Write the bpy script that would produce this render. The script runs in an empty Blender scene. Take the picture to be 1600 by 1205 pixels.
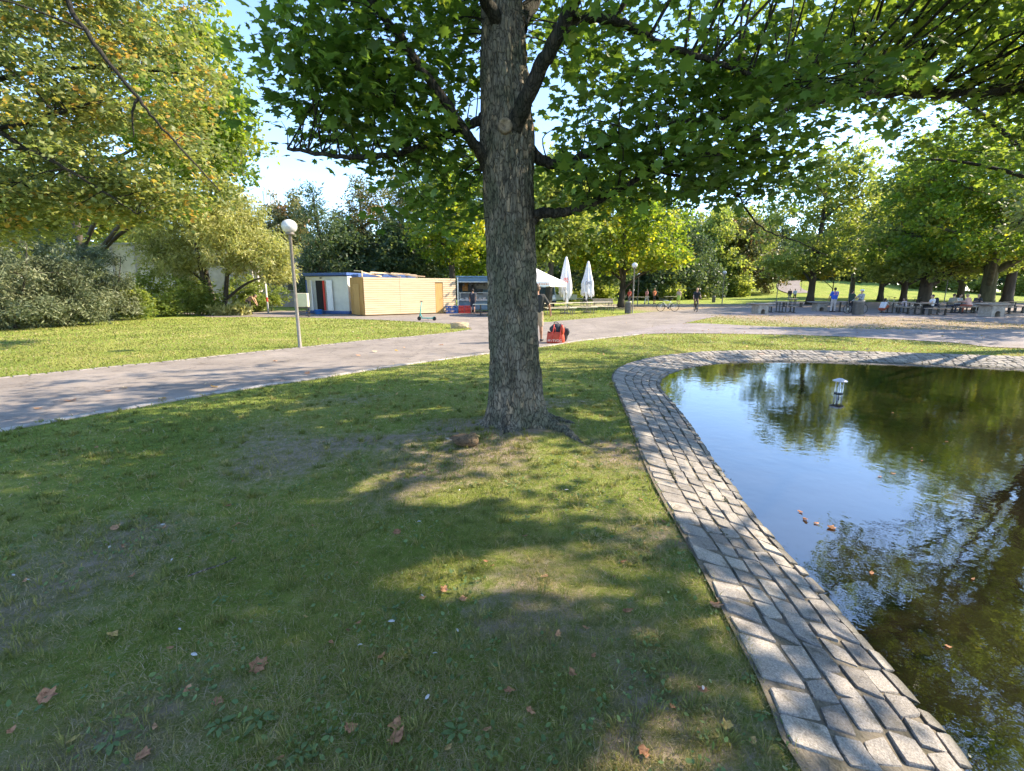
import bpy, bmesh, math, random
import numpy as np
from mathutils import Vector, Matrix, Quaternion, geometry

R = math.radians
random.seed(11)
rng = np.random.default_rng(11)
SC = bpy.context.scene
C = SC.collection
V3 = Vector

# ------------------------------------------------------------------ camera geometry (measured from the photo)
F = 735.0
PITCH = math.atan(150 / 735)
CPI, SPI = math.cos(PITCH), math.sin(PITCH)
CAMH = 1.65
def ray(x, y):
    u = x - 800.0; v = 602.5 - y
    return u, F * CPI + v * SPI, -F * SPI + v * CPI
def G(x, y, z=0.0):                         # ground point seen at a photo pixel
    a, b, c = ray(x, y); t = (z - CAMH) / c
    return V3((a * t, b * t, z))
def W(x, y, Y):                             # point at distance Y seen at a photo pixel
    a, b, c = ray(x, y); t = Y / b
    return V3((a * t, Y, CAMH + c * t))

SUN_AZ, SUN_EL = R(80), R(36)
SUN = V3((math.cos(SUN_EL) * math.sin(SUN_AZ), math.cos(SUN_EL) * math.cos(SUN_AZ), math.sin(SUN_EL)))

# ------------------------------------------------------------------ numpy value noise
_lat = rng.random((64, 64, 64)).astype(np.float32)
def vn(x, y, z=0.0, s=1.0):
    x = np.asarray(x, dtype=np.float64) * s + 1000.3; y = np.asarray(y, dtype=np.float64) * s + 1000.7
    z = np.asarray(z, dtype=np.float64) * s + 1000.1 + 0 * x
    xi, yi, zi = np.floor(x).astype(int), np.floor(y).astype(int), np.floor(z).astype(int)
    fx, fy, fz = x - xi, y - yi, z - zi
    fx = fx * fx * (3 - 2 * fx); fy = fy * fy * (3 - 2 * fy); fz = fz * fz * (3 - 2 * fz)
    r = 0
    for a in (0, 1):
        for b in (0, 1):
            for c in (0, 1):
                w = (fx if a else 1 - fx) * (fy if b else 1 - fy) * (fz if c else 1 - fz)
                r = r + w * _lat[(xi + a) % 64, (yi + b) % 64, (zi + c) % 64]
    return r
def in_poly(P, poly):
    x, y = P[:, 0], P[:, 1]
    inside = np.zeros(len(P), bool)
    n = len(poly)
    for i in range(n):
        x0, y0 = poly[i][0], poly[i][1]; x1, y1 = poly[(i + 1) % n][0], poly[(i + 1) % n][1]
        if y0 == y1: continue
        c = ((y0 > y) != (y1 > y)) & (x < (x1 - x0) * (y - y0) / (y1 - y0) + x0)
        inside ^= c
    return inside
def catmull(pts, n=6, closed=False):
    P = [V3(p) for p in pts]; out = []
    N = len(P)
    for i in range(N if closed else N - 1):
        if closed: a, b, c, d = P[i - 1], P[i], P[(i + 1) % N], P[(i + 2) % N]
        else: a, b, c, d = P[max(i - 1, 0)], P[i], P[i + 1], P[min(i + 2, N - 1)]
        for k in range(n):
            t = k / n
            out.append(0.5 * ((2 * b) + (c - a) * t + (2 * a - 5 * b + 4 * c - d) * t * t + (3 * b - a - 3 * c + d) * t ** 3))
    if not closed: out.append(P[-1])
    return out

# ------------------------------------------------------------------ materials
def nodes(name):
    m = bpy.data.materials.new(name); m.use_nodes = True
    nt = m.node_tree; nt.nodes.clear()
    out = nt.nodes.new('ShaderNodeOutputMaterial')
    def N(t, **k):
        n = nt.nodes.new('ShaderNode' + t)
        for a, b in k.items():
            if a in n.inputs: n.inputs[a].default_value = b
            else: setattr(n, a, b)
        return n
    L = nt.links.new
    return m, N, L, out
def c4(c): return (c[0], c[1], c[2], 1.0)
def ramp(N, stops, interp='LINEAR'):
    r = N('ValToRGB'); e = r.color_ramp; e.interpolation = interp
    while len(e.elements) < len(stops): e.elements.new(0.5)
    for el, (p, c) in zip(e.elements, stops):
        el.position = p; el.color = c4(c) if len(c) == 3 else c
    return r
def pm(name, col, rough=0.6, metal=0.0, var=0.15, scale=6.0, bump=0.0, bscale=40.0, spec=0.4, stretch=(1, 1, 1), col2=None):
    m, N, L, out = nodes(name)
    b = N('BsdfPrincipled'); b.inputs['Roughness'].default_value = rough; b.inputs['Metallic'].default_value = metal
    b.inputs['Specular IOR Level'].default_value = spec
    tc = N('TexCoord'); mp = N('Mapping'); mp.inputs['Scale'].default_value = stretch
    L(tc.outputs['Object'], mp.inputs['Vector'])
    nz = N('TexNoise'); nz.inputs['Scale'].default_value = scale; nz.inputs['Detail'].default_value = 6; nz.inputs['Roughness'].default_value = .65
    L(mp.outputs['Vector'], nz.inputs['Vector'])
    lo = col2 if col2 else [c * (1 - var) for c in col]; hi = col if col2 else [min(1, c * (1 + var)) for c in col]
    rp = ramp(N, [(0.32, lo), (0.68, hi)]); L(nz.outputs['Fac'], rp.inputs['Fac']); L(rp.outputs['Color'], b.inputs['Base Color'])
    if bump:
        n2 = N('TexNoise'); n2.inputs['Scale'].default_value = bscale; n2.inputs['Detail'].default_value = 5
        L(mp.outputs['Vector'], n2.inputs['Vector'])
        bp = N('Bump'); bp.inputs['Strength'].default_value = bump; bp.inputs['Distance'].default_value = 0.02
        L(n2.outputs['Fac'], bp.inputs['Height']); L(bp.outputs['Normal'], b.inputs['Normal'])
    L(b.outputs['BSDF'], out.inputs['Surface'])
    return m
def leafmat(name, stops, trans=0.42, tgain=(2.0, 1.9, 1.0), rough=0.5, spec=0.35, mottle=0):
    m, N, L, out = nodes(name)
    at = N('Attribute'); at.attribute_name = 'tint'
    rp = ramp(N, stops); L(at.outputs['Fac'], rp.inputs['Fac'])
    b = N('BsdfPrincipled'); b.inputs['Roughness'].default_value = rough; b.inputs['Specular IOR Level'].default_value = spec
    if mottle:
        tc = N('TexCoord'); nz = N('TexNoise'); nz.inputs['Scale'].default_value = mottle; nz.inputs['Detail'].default_value = 5; nz.inputs['Roughness'].default_value = .7; L(tc.outputs['Object'], nz.inputs['Vector'])
        r2 = ramp(N, [(.36, (.35, .30, .26)), (.5, (.95, .95, .95)), (.7, (1.3, 1.3, 1.25))]); L(nz.outputs['Fac'], r2.inputs['Fac'])
        mm = N('Mix', data_type='RGBA', blend_type='MULTIPLY'); mm.inputs[0].default_value = 1; L(rp.outputs['Color'], mm.inputs[6]); L(r2.outputs['Color'], mm.inputs[7]); L(mm.outputs[2], b.inputs['Base Color'])
        bp = N('Bump'); bp.inputs['Strength'].default_value = .6; bp.inputs['Distance'].default_value = .01; L(nz.outputs['Fac'], bp.inputs['Height']); L(bp.outputs['Normal'], b.inputs['Normal'])
    else: L(rp.outputs['Color'], b.inputs['Base Color'])
    mu = N('Mix', data_type='RGBA', blend_type='MULTIPLY'); mu.inputs[0].default_value = 1.0
    mu.inputs[7].default_value = (*tgain, 1)
    L(rp.outputs['Color'], mu.inputs[6])
    tr = N('BsdfTranslucent'); L(mu.outputs[2], tr.inputs['Color'])
    mx = N('MixShader'); mx.inputs[0].default_value = trans
    L(b.outputs['BSDF'], mx.inputs[1]); L(tr.outputs['BSDF'], mx.inputs[2]); L(mx.outputs['Shader'], out.inputs['Surface'])
    return m

M = {}
# bark of the near maple and of the far trees
def barkmat(name, dark, mid, tan, sc=1.0, zs=.25):
    m, N, L, out = nodes(name)
    tc = N('TexCoord'); mp = N('Mapping'); mp.inputs['Scale'].default_value = (1, 1, zs)
    L(tc.outputs['Object'], mp.inputs['Vector'])
    wn = N('TexNoise'); wn.inputs['Scale'].default_value = 9 * sc; wn.inputs['Detail'].default_value = 4; L(mp.outputs['Vector'], wn.inputs['Vector'])
    ad = N('Mix', data_type='RGBA', blend_type='LINEAR_LIGHT'); ad.inputs[0].default_value = .05
    L(mp.outputs['Vector'], ad.inputs[6]); L(wn.outputs['Color'], ad.inputs[7])
    vo = N('TexVoronoi', feature='DISTANCE_TO_EDGE'); vo.inputs['Scale'].default_value = 17 * sc; L(ad.outputs[2], vo.inputs['Vector'])
    vc = N('TexVoronoi'); vc.inputs['Scale'].default_value = 17 * sc; L(ad.outputs[2], vc.inputs['Vector'])
    n1 = N('TexNoise'); n1.inputs['Scale'].default_value = 3.2 * sc; n1.inputs['Detail'].default_value = 8; n1.inputs['Roughness'].default_value = .7; L(mp.outputs['Vector'], n1.inputs['Vector'])
    n2 = N('TexNoise'); n2.inputs['Scale'].default_value = 60 * sc; n2.inputs['Detail'].default_value = 6; n2.inputs['Roughness'].default_value = .7; L(mp.outputs['Vector'], n2.inputs['Vector'])
    n3 = N('TexNoise'); n3.inputs['Scale'].default_value = 2.0 * sc; n3.inputs['Detail'].default_value = 6; L(tc.outputs['Object'], n3.inputs['Vector'])
    base = ramp(N, [(.33, dark), (.48, mid), (.60, [c * 1.35 for c in mid])]); L(n1.outputs['Fac'], base.inputs['Fac'])
    tf = ramp(N, [(.70, (0, 0, 0)), (.90, (1, 1, 1))]); L(vc.outputs['Color'], tf.inputs['Fac'])
    mt = N('Mix', data_type='RGBA'); L(tf.outputs['Color'], mt.inputs[0]); L(base.outputs['Color'], mt.inputs[6]); mt.inputs[7].default_value = c4(tan)
    gr = ramp(N, [(.44, (0, 0, 0)), (.60, (.85, .85, .85))]); L(n3.outputs['Fac'], gr.inputs['Fac'])
    mg = N('Mix', data_type='RGBA'); L(gr.outputs['Color'], mg.inputs[0]); L(mt.outputs[2], mg.inputs[6]); mg.inputs[7].default_value = (mid[0] * .66, mid[1] * .76, mid[2] * .66, 1)
    ck = ramp(N, [(.0, (.12, .12, .12)), (.05, (.5, .5, .5)), (.16, (1, 1, 1))]); L(vo.outputs['Distance'], ck.inputs['Fac'])
    mc = N('Mix', data_type='RGBA', blend_type='MULTIPLY'); mc.inputs[0].default_value = .9; L(mg.outputs[2], mc.inputs[6]); L(ck.outputs['Color'], mc.inputs[7])
    sp = ramp(N, [(.3, (.6, .6, .6)), (.7, (1.3, 1.3, 1.3))]); L(n2.outputs['Fac'], sp.inputs['Fac'])
    ms = N('Mix', data_type='RGBA', blend_type='MULTIPLY'); ms.inputs[0].default_value = 1; L(mc.outputs[2], ms.inputs[6]); L(sp.outputs['Color'], ms.inputs[7])
    b = N('BsdfPrincipled'); b.inputs['Roughness'].default_value = .9; b.inputs['Specular IOR Level'].default_value = .2
    L(ms.outputs[2], b.inputs['Base Color'])
    hs = N('Math', operation='MULTIPLY_ADD'); L(ck.outputs['Color'], hs.inputs[0]); hs.inputs[1].default_value = .6; L(n2.outputs['Fac'], hs.inputs[2])
    bp = N('Bump'); bp.inputs['Strength'].default_value = .7; bp.inputs['Distance'].default_value = .02; L(hs.outputs[0], bp.inputs['Height'])
    L(bp.outputs['Normal'], b.inputs['Normal']); L(b.outputs['BSDF'], out.inputs['Surface'])
    return m
M['bark'] = barkmat('maple_bark', (.04, .036, .028), (.175, .152, .118), (.40, .30, .20), 1.5, .36)
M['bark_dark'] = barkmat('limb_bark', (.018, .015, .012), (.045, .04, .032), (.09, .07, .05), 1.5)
M['bark_far'] = pm('far_bark', (.065, .054, .04), .9, var=.5, scale=3, stretch=(1, 1, .25), bump=.4, bscale=14)
M['bark_green'] = pm('mossy_bark', (.085, .078, .04), .9, var=.5, scale=3, stretch=(1, 1, .25), bump=.4, bscale=14)

M['leaf_maple'] = leafmat('maple_leaf', [(0, (.05, .10, .018)), (.45, (.10, .175, .028)), (.8, (.155, .235, .035)), (1, (.25, .30, .045))], .5, (1.6, 1.55, 1.0))
M['leaf_neigh'] = leafmat('overhanging_leaf', [(0, (.06, .10, .022)), (.5, (.12, .18, .034)), (.85, (.22, .26, .045)), (1, (.36, .33, .06))], .58, (1.8, 1.75, .9))
M['leaf_gold'] = leafmat('golden_leaf', [(0, (.085, .12, .04)), (.45, (.17, .205, .075)), (.75, (.25, .265, .095)), (.93, (.38, .33, .08)), (1, (.44, .26, .07))], .45, (1.65, 1.7, 1.0))
M['leaf_park'] = leafmat('park_maple_leaf', [(0, (.055, .105, .022)), (.5, (.115, .185, .03)), (.8, (.19, .24, .033)), (1, (.34, .31, .04))], .55, (2.3, 2.1, .8))
M['leaf_green'] = leafmat('green_leaf', [(0, (.07, .115, .03)), (.5, (.155, .205, .05)), (1, (.28, .31, .085))], .5)
M['leaf_blue'] = leafmat('shade_leaf', [(0, (.04, .068, .036)), (.5, (.07, .11, .052)), (1, (.15, .19, .085))], .36)
M['leaf_yew'] = leafmat('yew_needle', [(0, (.04, .058, .03)), (.5, (.12, .145, .07)), (1, (.28, .29, .16))], .25, (1.3, 1.3, .9))
M['leaf_pale'] = leafmat('pale_leaflet', [(0, (.16, .18, .05)), (.5, (.33, .34, .12)), (1, (.52, .48, .22))], .42, (1.5, 1.5, .9))
M['leaf_rust'] = leafmat('rusty_leaf', [(0, (.065, .085, .032)), (.5, (.13, .145, .05)), (.85, (.22, .19, .07)), (1, (.28, .16, .07))], .3, (1.4, 1.3, .9))
M['leaf_yellow'] = leafmat('yellow_leaf', [(0, (.14, .17, .02)), (.5, (.30, .28, .03)), (1, (.42, .36, .04))], .5, (1.7, 1.6, .8))
M['grass_blade'] = leafmat('grass_blade', [(0, (.096, .124, .026)), (.35, (.19, .20, .05)), (.6, (.29, .25, .086)), (.8, (.37, .295, .165)), (1, (.54, .44, .30))], .3, (1.3, 1.3, .9), .6, .25)
M['dry_leaf'] = leafmat('fallen_leaf', [(0, (.22, .12, .06)), (.35, (.46, .22, .12)), (.6, (.55, .30, .17)), (.8, (.52, .38, .12)), (1, (.48, .43, .32))], .2, (1.2, 1.1, .9), .7, .2, 55)
M['weed'] = leafmat('weed_leaf', [(0, (.085, .14, .045)), (1, (.16, .22, .075))], .3, (1.3, 1.4, .8))
M['feather'] = pm('feather', (.42, .40, .38), .8, var=.1, scale=30)

# ------------------------------------------------------------------ mesh collector
class MB:
    def __init__(s): s.v = []; s.f = []; s.mi = []
    def add(s, vs, fs, mi=0):
        o = len(s.v); s.v += [tuple(p) for p in vs]; s.f += [tuple(i + o for i in f) for f in fs]; s.mi += [mi] * len(fs); return s
    def box(s, c, size, rz=0.0, mi=0, rot=None):
        x, y, z = [q / 2 for q in size]
        vs = [V3(p) for p in ((-x, -y, -z), (x, -y, -z), (x, y, -z), (-x, y, -z), (-x, -y, z), (x, -y, z), (x, y, z), (-x, y, z))]
        mt = rot if rot is not None else Matrix.Rotation(rz, 3, 'Z')
        return s.add([mt @ p + V3(c) for p in vs], [(0, 3, 2, 1), (4, 5, 6, 7), (0, 1, 5, 4), (1, 2, 6, 5), (2, 3, 7, 6), (3, 0, 4, 7)], mi)
    def bar(s, a, b, w, h, mi=0):
        a, b = V3(a), V3(b); d = b - a; q = d.to_track_quat('X', 'Z').to_matrix()
        return s.box((a + b) / 2, (d.length, w, h), mi=mi, rot=q)
    def tube(s, pts, rad, n=8, mi=0, cap=True):
        P = [V3(p) for p in pts]; k = len(P)
        if not hasattr(rad, '__len__'): rad = [rad] * k
        vs = []; up = None
        for i in range(k):
            t = (P[min(i + 1, k - 1)] - P[max(i - 1, 0)])
            t = t.normalized() if t.length > 1e-9 else V3((0, 0, 1))
            if up is None: up = t.orthogonal().normalized()
            a = (up - t * up.dot(t)); a = a.normalized() if a.length > 1e-6 else t.orthogonal().normalized()
            up = a; b = t.cross(a)
            for j in range(n):
                an = 2 * math.pi * j / n
                vs.append(P[i] + (a * math.cos(an) + b * math.sin(an)) * rad[i])
        fs = [(i * n + j, i * n + (j + 1) % n, (i + 1) * n + (j + 1) % n, (i + 1) * n + j) for i in range(k - 1) for j in range(n)]
        if cap: fs += [tuple(range(n))[::-1], tuple((k - 1) * n + j for j in range(n))]
        return s.add(vs, fs, mi)
    def lathe(s, prof, n=20, c=(0, 0, 0), mi=0, rot=None):
        vs = []; k = len(prof)
        for r, z in prof:
            for j in range(n):
                an = 2 * math.pi * j / n; p = V3((max(r, 1e-4) * math.cos(an), max(r, 1e-4) * math.sin(an), z))
                vs.append((rot @ p if rot is not None else p) + V3(c))
        fs = [(i * n + j, i * n + (j + 1) % n, (i + 1) * n + (j + 1) % n, (i + 1) * n + j) for i in range(k - 1) for j in range(n)]
        fs += [tuple(range(n))[::-1], tuple((k - 1) * n + j for j in range(n))]
        return s.add(vs, fs, mi)
    def ell(s, c, r, rot=None, nu=14, nv=9, mi=0):
        prof = [(math.sin(math.pi * i / nv), -math.cos(math.pi * i / nv)) for i in range(nv + 1)]
        vs = []
        for a, z in prof:
            for j in range(nu):
                an = 2 * math.pi * j / nu
                p = V3((max(a, 1e-3) * math.cos(an) * r[0], max(a, 1e-3) * math.sin(an) * r[1], z * r[2]))
                vs.append((rot @ p if rot is not None else p) + V3(c))
        fs = [(i * nu + j, i * nu + (j + 1) % nu, (i + 1) * nu + (j + 1) % nu, (i + 1) * nu + j) for i in range(nv) for j in range(nu)]
        fs += [tuple(range(nu))[::-1], tuple(nv * nu + j for j in range(nu))]
        return s.add(vs, fs, mi)
    def cap(s, a, ra, b, rb, n=10):         # tapered capsule
        a, b = V3(a), V3(b); d = b - a; t = d.normalized() if d.length > 1e-6 else V3((0, 0, 1))
        pts, rr = [], []
        for an in (-80, -50, -20): pts.append(a + t * ra * math.sin(R(an))); rr.append(ra * math.cos(R(an)))
        for an in (20, 50, 80): pts.append(b + t * rb * math.sin(R(an))); rr.append(rb * math.cos(R(an)))
        return s.tube(pts, rr, n)
    def prism(s, poly, z0, z1, mi=0):
        n = len(poly); vs = [(p[0], p[1], z0) for p in poly] + [(p[0], p[1], z1) for p in poly]
        return s.add(vs, [tuple(range(n))[::-1], tuple(range(n, 2 * n))] + [(i, (i + 1) % n, n + (i + 1) % n, n + i) for i in range(n)], mi)
    def build(s, name, mats, parent=None, smooth=False, bevel=0.0, remesh=0.0):
        me = bpy.data.meshes.new(name); me.from_pydata(s.v, [], s.f); me.update()
        for m in (mats if isinstance(mats, (list, tuple)) else [mats]): me.materials.append(m)
        if any(s.mi): me.polygons.foreach_set('material_index', s.mi)
        if smooth: me.polygons.foreach_set('use_smooth', [True] * len(me.polygons))
        o = bpy.data.objects.new(name, me); C.objects.link(o)
        if parent: o.parent = parent
        if remesh:
            md = o.modifiers.new('r', 'REMESH'); md.mode = 'VOXEL'; md.voxel_size = remesh; md.use_smooth_shade = True
            md = o.modifiers.new('s', 'SMOOTH'); md.factor = .5; md.iterations = 3
        if bevel:
            md = o.modifiers.new('b', 'BEVEL'); md.width = bevel; md.segments = 2; md.limit_method = 'ANGLE'
        return o
def tag(o, label=None, cat=None, group=None, kind=None):
    if label: o['label'] = label
    if cat: o['category'] = cat
    if group: o['group'] = group
    if kind: o['kind'] = kind
    return o
def empty(name, loc, rz=0.0):
    o = bpy.data.objects.new(name, None); C.objects.link(o); o.location = loc; o.rotation_euler = (0, 0, rz); o.empty_display_size = .2
    return o
def thing(name, label, cat, loc=(0, 0, 0), rz=0.0, group=None): return tag(empty(name, loc, rz), label, cat, group)
def dup(root, loc, rz=None, label=None, group=None):
    r = root.copy(); C.objects.link(r); r.location = loc
    if rz is not None: r.rotation_euler = (0, 0, rz)
    if label: r['label'] = label
    if group: r['group'] = group
    for ch in list(root.children):
        c = ch.copy(); C.objects.link(c); c.parent = r
        for g in list(ch.children):
            d = g.copy(); C.objects.link(d); d.parent = c
    return r
def npmesh(name, V, K, mat, parent=None, tint=None, smooth=False):
    """V (n,3) vertices; K (m,k) faces of k corners"""
    me = bpy.data.meshes.new(name); V = np.asarray(V, np.float32); K = np.asarray(K, np.int32)
    me.vertices.add(len(V)); me.vertices.foreach_set('co', V.ravel())
    m, k = K.shape
    me.loops.add(m * k); me.loops.foreach_set('vertex_index', K.ravel())
    me.polygons.add(m); me.polygons.foreach_set('loop_start', np.arange(0, m * k, k, dtype=np.int32))
    if smooth: me.polygons.foreach_set('use_smooth', np.ones(m, bool))
    me.update(calc_edges=True)
    if tint is not None:
        a = me.attributes.new('tint', 'FLOAT', 'POINT'); a.data.foreach_set('value', np.asarray(tint, np.float32))
    me.materials.append(mat)
    o = bpy.data.objects.new(name, me); C.objects.link(o)
    if parent: o.parent = parent
    return o

# leaf shapes: (vertices (n,3) with the stalk at the origin, triangles)
def fan(outline, centre, fold=.22, curl=.3):
    n = len(outline); v = [(centre[0], centre[1], .04)] + [(x, y, fold * -abs(x) - curl * max(0, y - .5) ** 2) for x, y in outline]
    return np.array(v), np.array([(0, 1 + i, 1 + (i + 1) % n) for i in range(n)])
_h = [(.0, .0), (.26, -.12), (.30, .10), (.60, .16), (.40, .40), (.56, .72), (.22, .60)]
MAPLE = fan(_h + [(0, 1.0)] + [(-x, y) for x, y in _h[:0:-1]], (0, .3))
STAR = fan([(0, 0), (.5, .05), (.3, .35), (.45, .75), (0, 1), (-.45, .75), (-.3, .35), (-.5, .05)], (0, .4))
CRUMPLE = (MAPLE[0].copy(), MAPLE[1])
for _i in range(1, len(CRUMPLE[0])):
    _d = CRUMPLE[0][_i] - np.array([0, .4, 0]); _r = np.hypot(_d[0], _d[1]); _d[:2] *= (.25 + .62 * _r) / max(_r, .05); CRUMPLE[0][_i] = _d + np.array([0, .4, 0])
OVAL = (np.array([(0, 0, 0), (.3, .35, -.06), (.22, .75, -.08), (0, 1, -.05), (-.22, .75, -.08), (-.3, .35, -.06)]), np.array([(0, 1, 5), (1, 2, 4), (1, 4, 5), (2, 3, 4)]))
DIAM = (np.array([(0, 0, 0), (.38, .45, -.1), (0, 1, 0), (-.38, .5, -.1)]), np.array([(0, 1, 3), (1, 2, 3)]))
SLIM = (np.array([(0, 0, 0), (.13, .4, -.03), (0, 1, -.1), (-.13, .4, -.03)]), np.array([(0, 1, 3), (1, 2, 3)]))
def leaf_arrays(P, size, tmpl, up=1.0, spread=.5, head=None, hspread=1.0):
    T, Fc = tmpl; N = len(P)
    n = rng.normal(size=(N, 3)) * spread + np.array([0, 0, up]); n /= np.linalg.norm(n, axis=1, keepdims=True) + 1e-9
    h = rng.normal(size=(N, 3)) * hspread
    if head is not None: h = h + head
    h -= n * (h * n).sum(1, keepdims=True); h /= np.linalg.norm(h, axis=1, keepdims=True) + 1e-9
    x = np.cross(h, n)
    s = (size * rng.uniform(.5, 1.25, N))[:, None, None]
    V = P[:, None, :] + s * (T[None, :, 0:1] * x[:, None, :] + T[None, :, 1:2] * h[:, None, :] + T[None, :, 2:3] * n[:, None, :])
    K = Fc[None] + (np.arange(N) * len(T))[:, None, None]
    return V.reshape(-1, 3), K.reshape(-1, 3), len(T)
# ================================================================== SETTING
# ---- pond outline
px_out = [(1260, 1205), (1205, 1090), (1150, 985), (1108, 905), (1072, 840), (1040, 785), (1022, 750), (1000, 700), (984, 655), (966, 612), (958, 590),
          (968, 576), (992, 566), (1030, 557.5), (1085, 551.5), (1150, 548.5), (1250, 548), (1350, 550), (1450, 553), (1600, 558)]
out_pts = [G(x, y) for x, y in px_out] + [V3(p) for p in ((15.6, 11.0, 0), (18.2, 9.2, 0), (19.8, 5.5, 0), (18.6, 1.0, 0), (14.5, -2.2, 0), (9.0, -3.2, 0), (4.5, -2.6, 0), (2.0, -1.2, 0), (1.15, .25, 0))]
loop = catmull(out_pts, 14, True)
def resample(L, step):
    out = [L[0]]; acc = 0
    n = len(L)
    for i in range(n):
        a, b = L[i], L[(i + 1) % n]; d = (b - a).length; pos = step - acc
        while pos <= d:
            out.append(a + (b - a) * (pos / d)); pos += step
        acc = d - (pos - step)
    return out
def inward(L, i):
    t = L[(i + 1) % len(L)] - L[i - 1]; t.normalize(); return V3((t.y, -t.x, 0))    # loop runs clockwise seen from above
POND = resample(loop, .12)
area = sum(POND[i - 1].x * POND[i].y - POND[i].x * POND[i - 1].y for i in range(len(POND)))
if area > 0: POND.reverse()
def bankw(p): return .80 + .16 * min(1, max(0, (p.y - 3) / 4))
# fine tangent smoothing for inner loops
def offset_loop(L, f, k=10):
    n = len(L); out = []
    for i in range(n):
        t = L[(i + k) % n] - L[i - k]; t.normalize(); nn = V3((t.y, -t.x, 0)); out.append(L[i] + nn * f(L[i]))
    return out
INNER = offset_loop(POND, bankw)
POND_POLY = [(p.x, p.y) for p in POND]

# ---- path outlines (near and far edges followed in the photo)
near_edge = [G(x, y) for x, y in ((0, 672), (100, 653), (200, 637), (300, 620), (400, 604), (500, 590), (600, 574), (680, 563), (755, 553), (850, 541), (900, 533), (960, 526.5), (1000, 522.5))]
d0 = (near_edge[0] - near_edge[2]).normalized(); near_edge = [near_edge[0] + d0 * 16, near_edge[0] + d0 * 6] + near_edge
far_edge = [G(x, y) for x, y in ((0, 592), (100, 582), (200, 572), (300, 562), (400, 551), (500, 541), (560, 534), (650, 526), (710, 520), (738, 515.5))]
d1 = (far_edge[0] - far_edge[3]).normalized(); far_edge = [far_edge[0] + d1 * 14, far_edge[0] + d1 * 6] + far_edge
NEAR = catmull(near_edge, 5); FAR = catmull(far_edge, 5)
lawn_top = [G(x, y) for x, y in ((738, 515.5), (728, 510), (705, 506.5), (640, 502.5), (560, 499), (480, 496.5), (400, 495.5), (330, 496))]
fore_back = [V3((-24, 34, 0)), V3((-22, 37.5, 0)), V3((-4, 38.5, 0)), V3((2.2, 36, 0))]
bench_edge = [G(x, y) for x, y in ((760, 492), (775, 500), (845, 503.5), (880, 501), (960, 494), (1000, 489), (1090, 483), (1180, 476.5), (1240, 466))]
plaza = [G(x, y) for x, y in ((1080, 503), (1105, 493.5), (1200, 493), (1350, 494), (1480, 500), (1600, 507))] + [V3((46, 22, 0)), V3((60, 30, 0))] + [G(x, y) for x, y in ((1600, 474), (1500, 473), (1400, 473), (1300, 471), (1250, 466))]
path_far = [G(1240, 466), G(1250, 466)]
main_poly = NEAR + [G(1040, 513), G(1080, 503), G(1105, 493.5), G(1180, 488), G(1250, 470)] + path_far[::-1][0:1] + catmull(bench_edge[::-1], 3) + fore_back[::-1] + lawn_top[::-1] + FAR[::-1][1:]
path2 = catmull([G(x, y) for x, y in ((962, 526), (1000, 522.5), (1080, 521.5), (1200, 523), (1300, 526), (1400, 531), (1500, 537), (1600, 545))] + [V3((22, 12.6, 0)), V3((40, 8, 0))], 4) + \
    catmull([V3((42, 12, 0)), V3((24, 16.5, 0))] + [G(x, y) for x, y in ((1600, 516), (1500, 516), (1350, 514.5), (1200, 510.5), (1090, 505.5), (1040, 508), (1000, 515))], 4)
P_MAIN = [(p.x, p.y) for p in main_poly]; P_2 = [(p.x, p.y) for p in path2]; P_PL = [(p.x, p.y) for p in plaza]

TREE = V3((.04, 5.62, 0))
def height(x, y):
    x = np.asarray(x, float); y = np.asarray(y, float)
    d = np.hypot(x - TREE.x, y - TREE.y)
    h = .06 * np.exp(-(d / .8) ** 2)
    h += 3.8 * np.exp(-(((x - 74) / 30) ** 2 + ((y - 118) / 24) ** 2))         # the grass hill with the path far back
    return h
def hz(x, y): return float(height(x, y))
def dirt(x, y, soil=1.0):
    def sm(a, b, t): t = np.clip((t - a) / (b - a), 0, 1); return t * t * (3 - 2 * t)
    x = np.asarray(x, float); y = np.asarray(y, float)
    a = sm(10.0, 18, x + .2 * (y - 13)) * .5 * sm(11, 13, y) * (1 - sm(52, 60, y)) * (1 - sm(60, 75, x))
    b = np.exp(-((np.hypot(x - TREE.x, y - TREE.y) - .42) / .2) ** 2) * .5
    c = .34 * np.exp(-(((x - .9) / .5) ** 2 + ((y - 1.5) / .55) ** 2))
    e = .12 * sm(20, 25, y) * (1 - sm(27, 30, y)) * sm(8, 14, x)
    f = soil * (.16 + .30 * sm(.50, .72, vn(x, y, 6.0, 1.5))) * (1 - sm(6.5, 8.5, y)) * sm(-5, -2, x)
    return np.clip(np.maximum.reduce([a, b, c, e, f]), 0, 1)

# ---- ground: one sheet out to the horizon with the pond cut out
pts = []
def grid(x0, x1, y0, y1, st, hole=None):
    for x in np.arange(x0, x1, st):
        for y in np.arange(y0, y1, st):
            if hole and hole[0] <= x < hole[1] and hole[2] <= y < hole[3]: continue
            pts.append((x + rng.uniform(-.2, .2) * st, y + rng.uniform(-.2, .2) * st))
grid(-.9, 1.0, 4.7, 6.6, .12)
grid(-9, 13, -3, 18, .5, (-.9, 1.0, 4.7, 6.6))
grid(-30, 60, -12, 60, 2.0, (-9, 13, -3, 18))
grid(-90, 180, -30, 200, 7.0, (-30, 60, -12, 60))
for a in np.arange(0, 2 * math.pi, .2):
    for r in (350, 700): pts.append((r * math.cos(a), r * math.sin(a)))
pa = np.array(pts)
edge2 = resample([V3((p.x, p.y, 0)) for p in POND], .24)
ep = np.array([(p.x, p.y) for p in edge2])
ins = in_poly(pa, POND_POLY)
near = np.zeros(len(pa), bool)
sel = (pa[:, 0] > 0) & (pa[:, 0] < 22) & (pa[:, 1] > -5) & (pa[:, 1] < 15)
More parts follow.
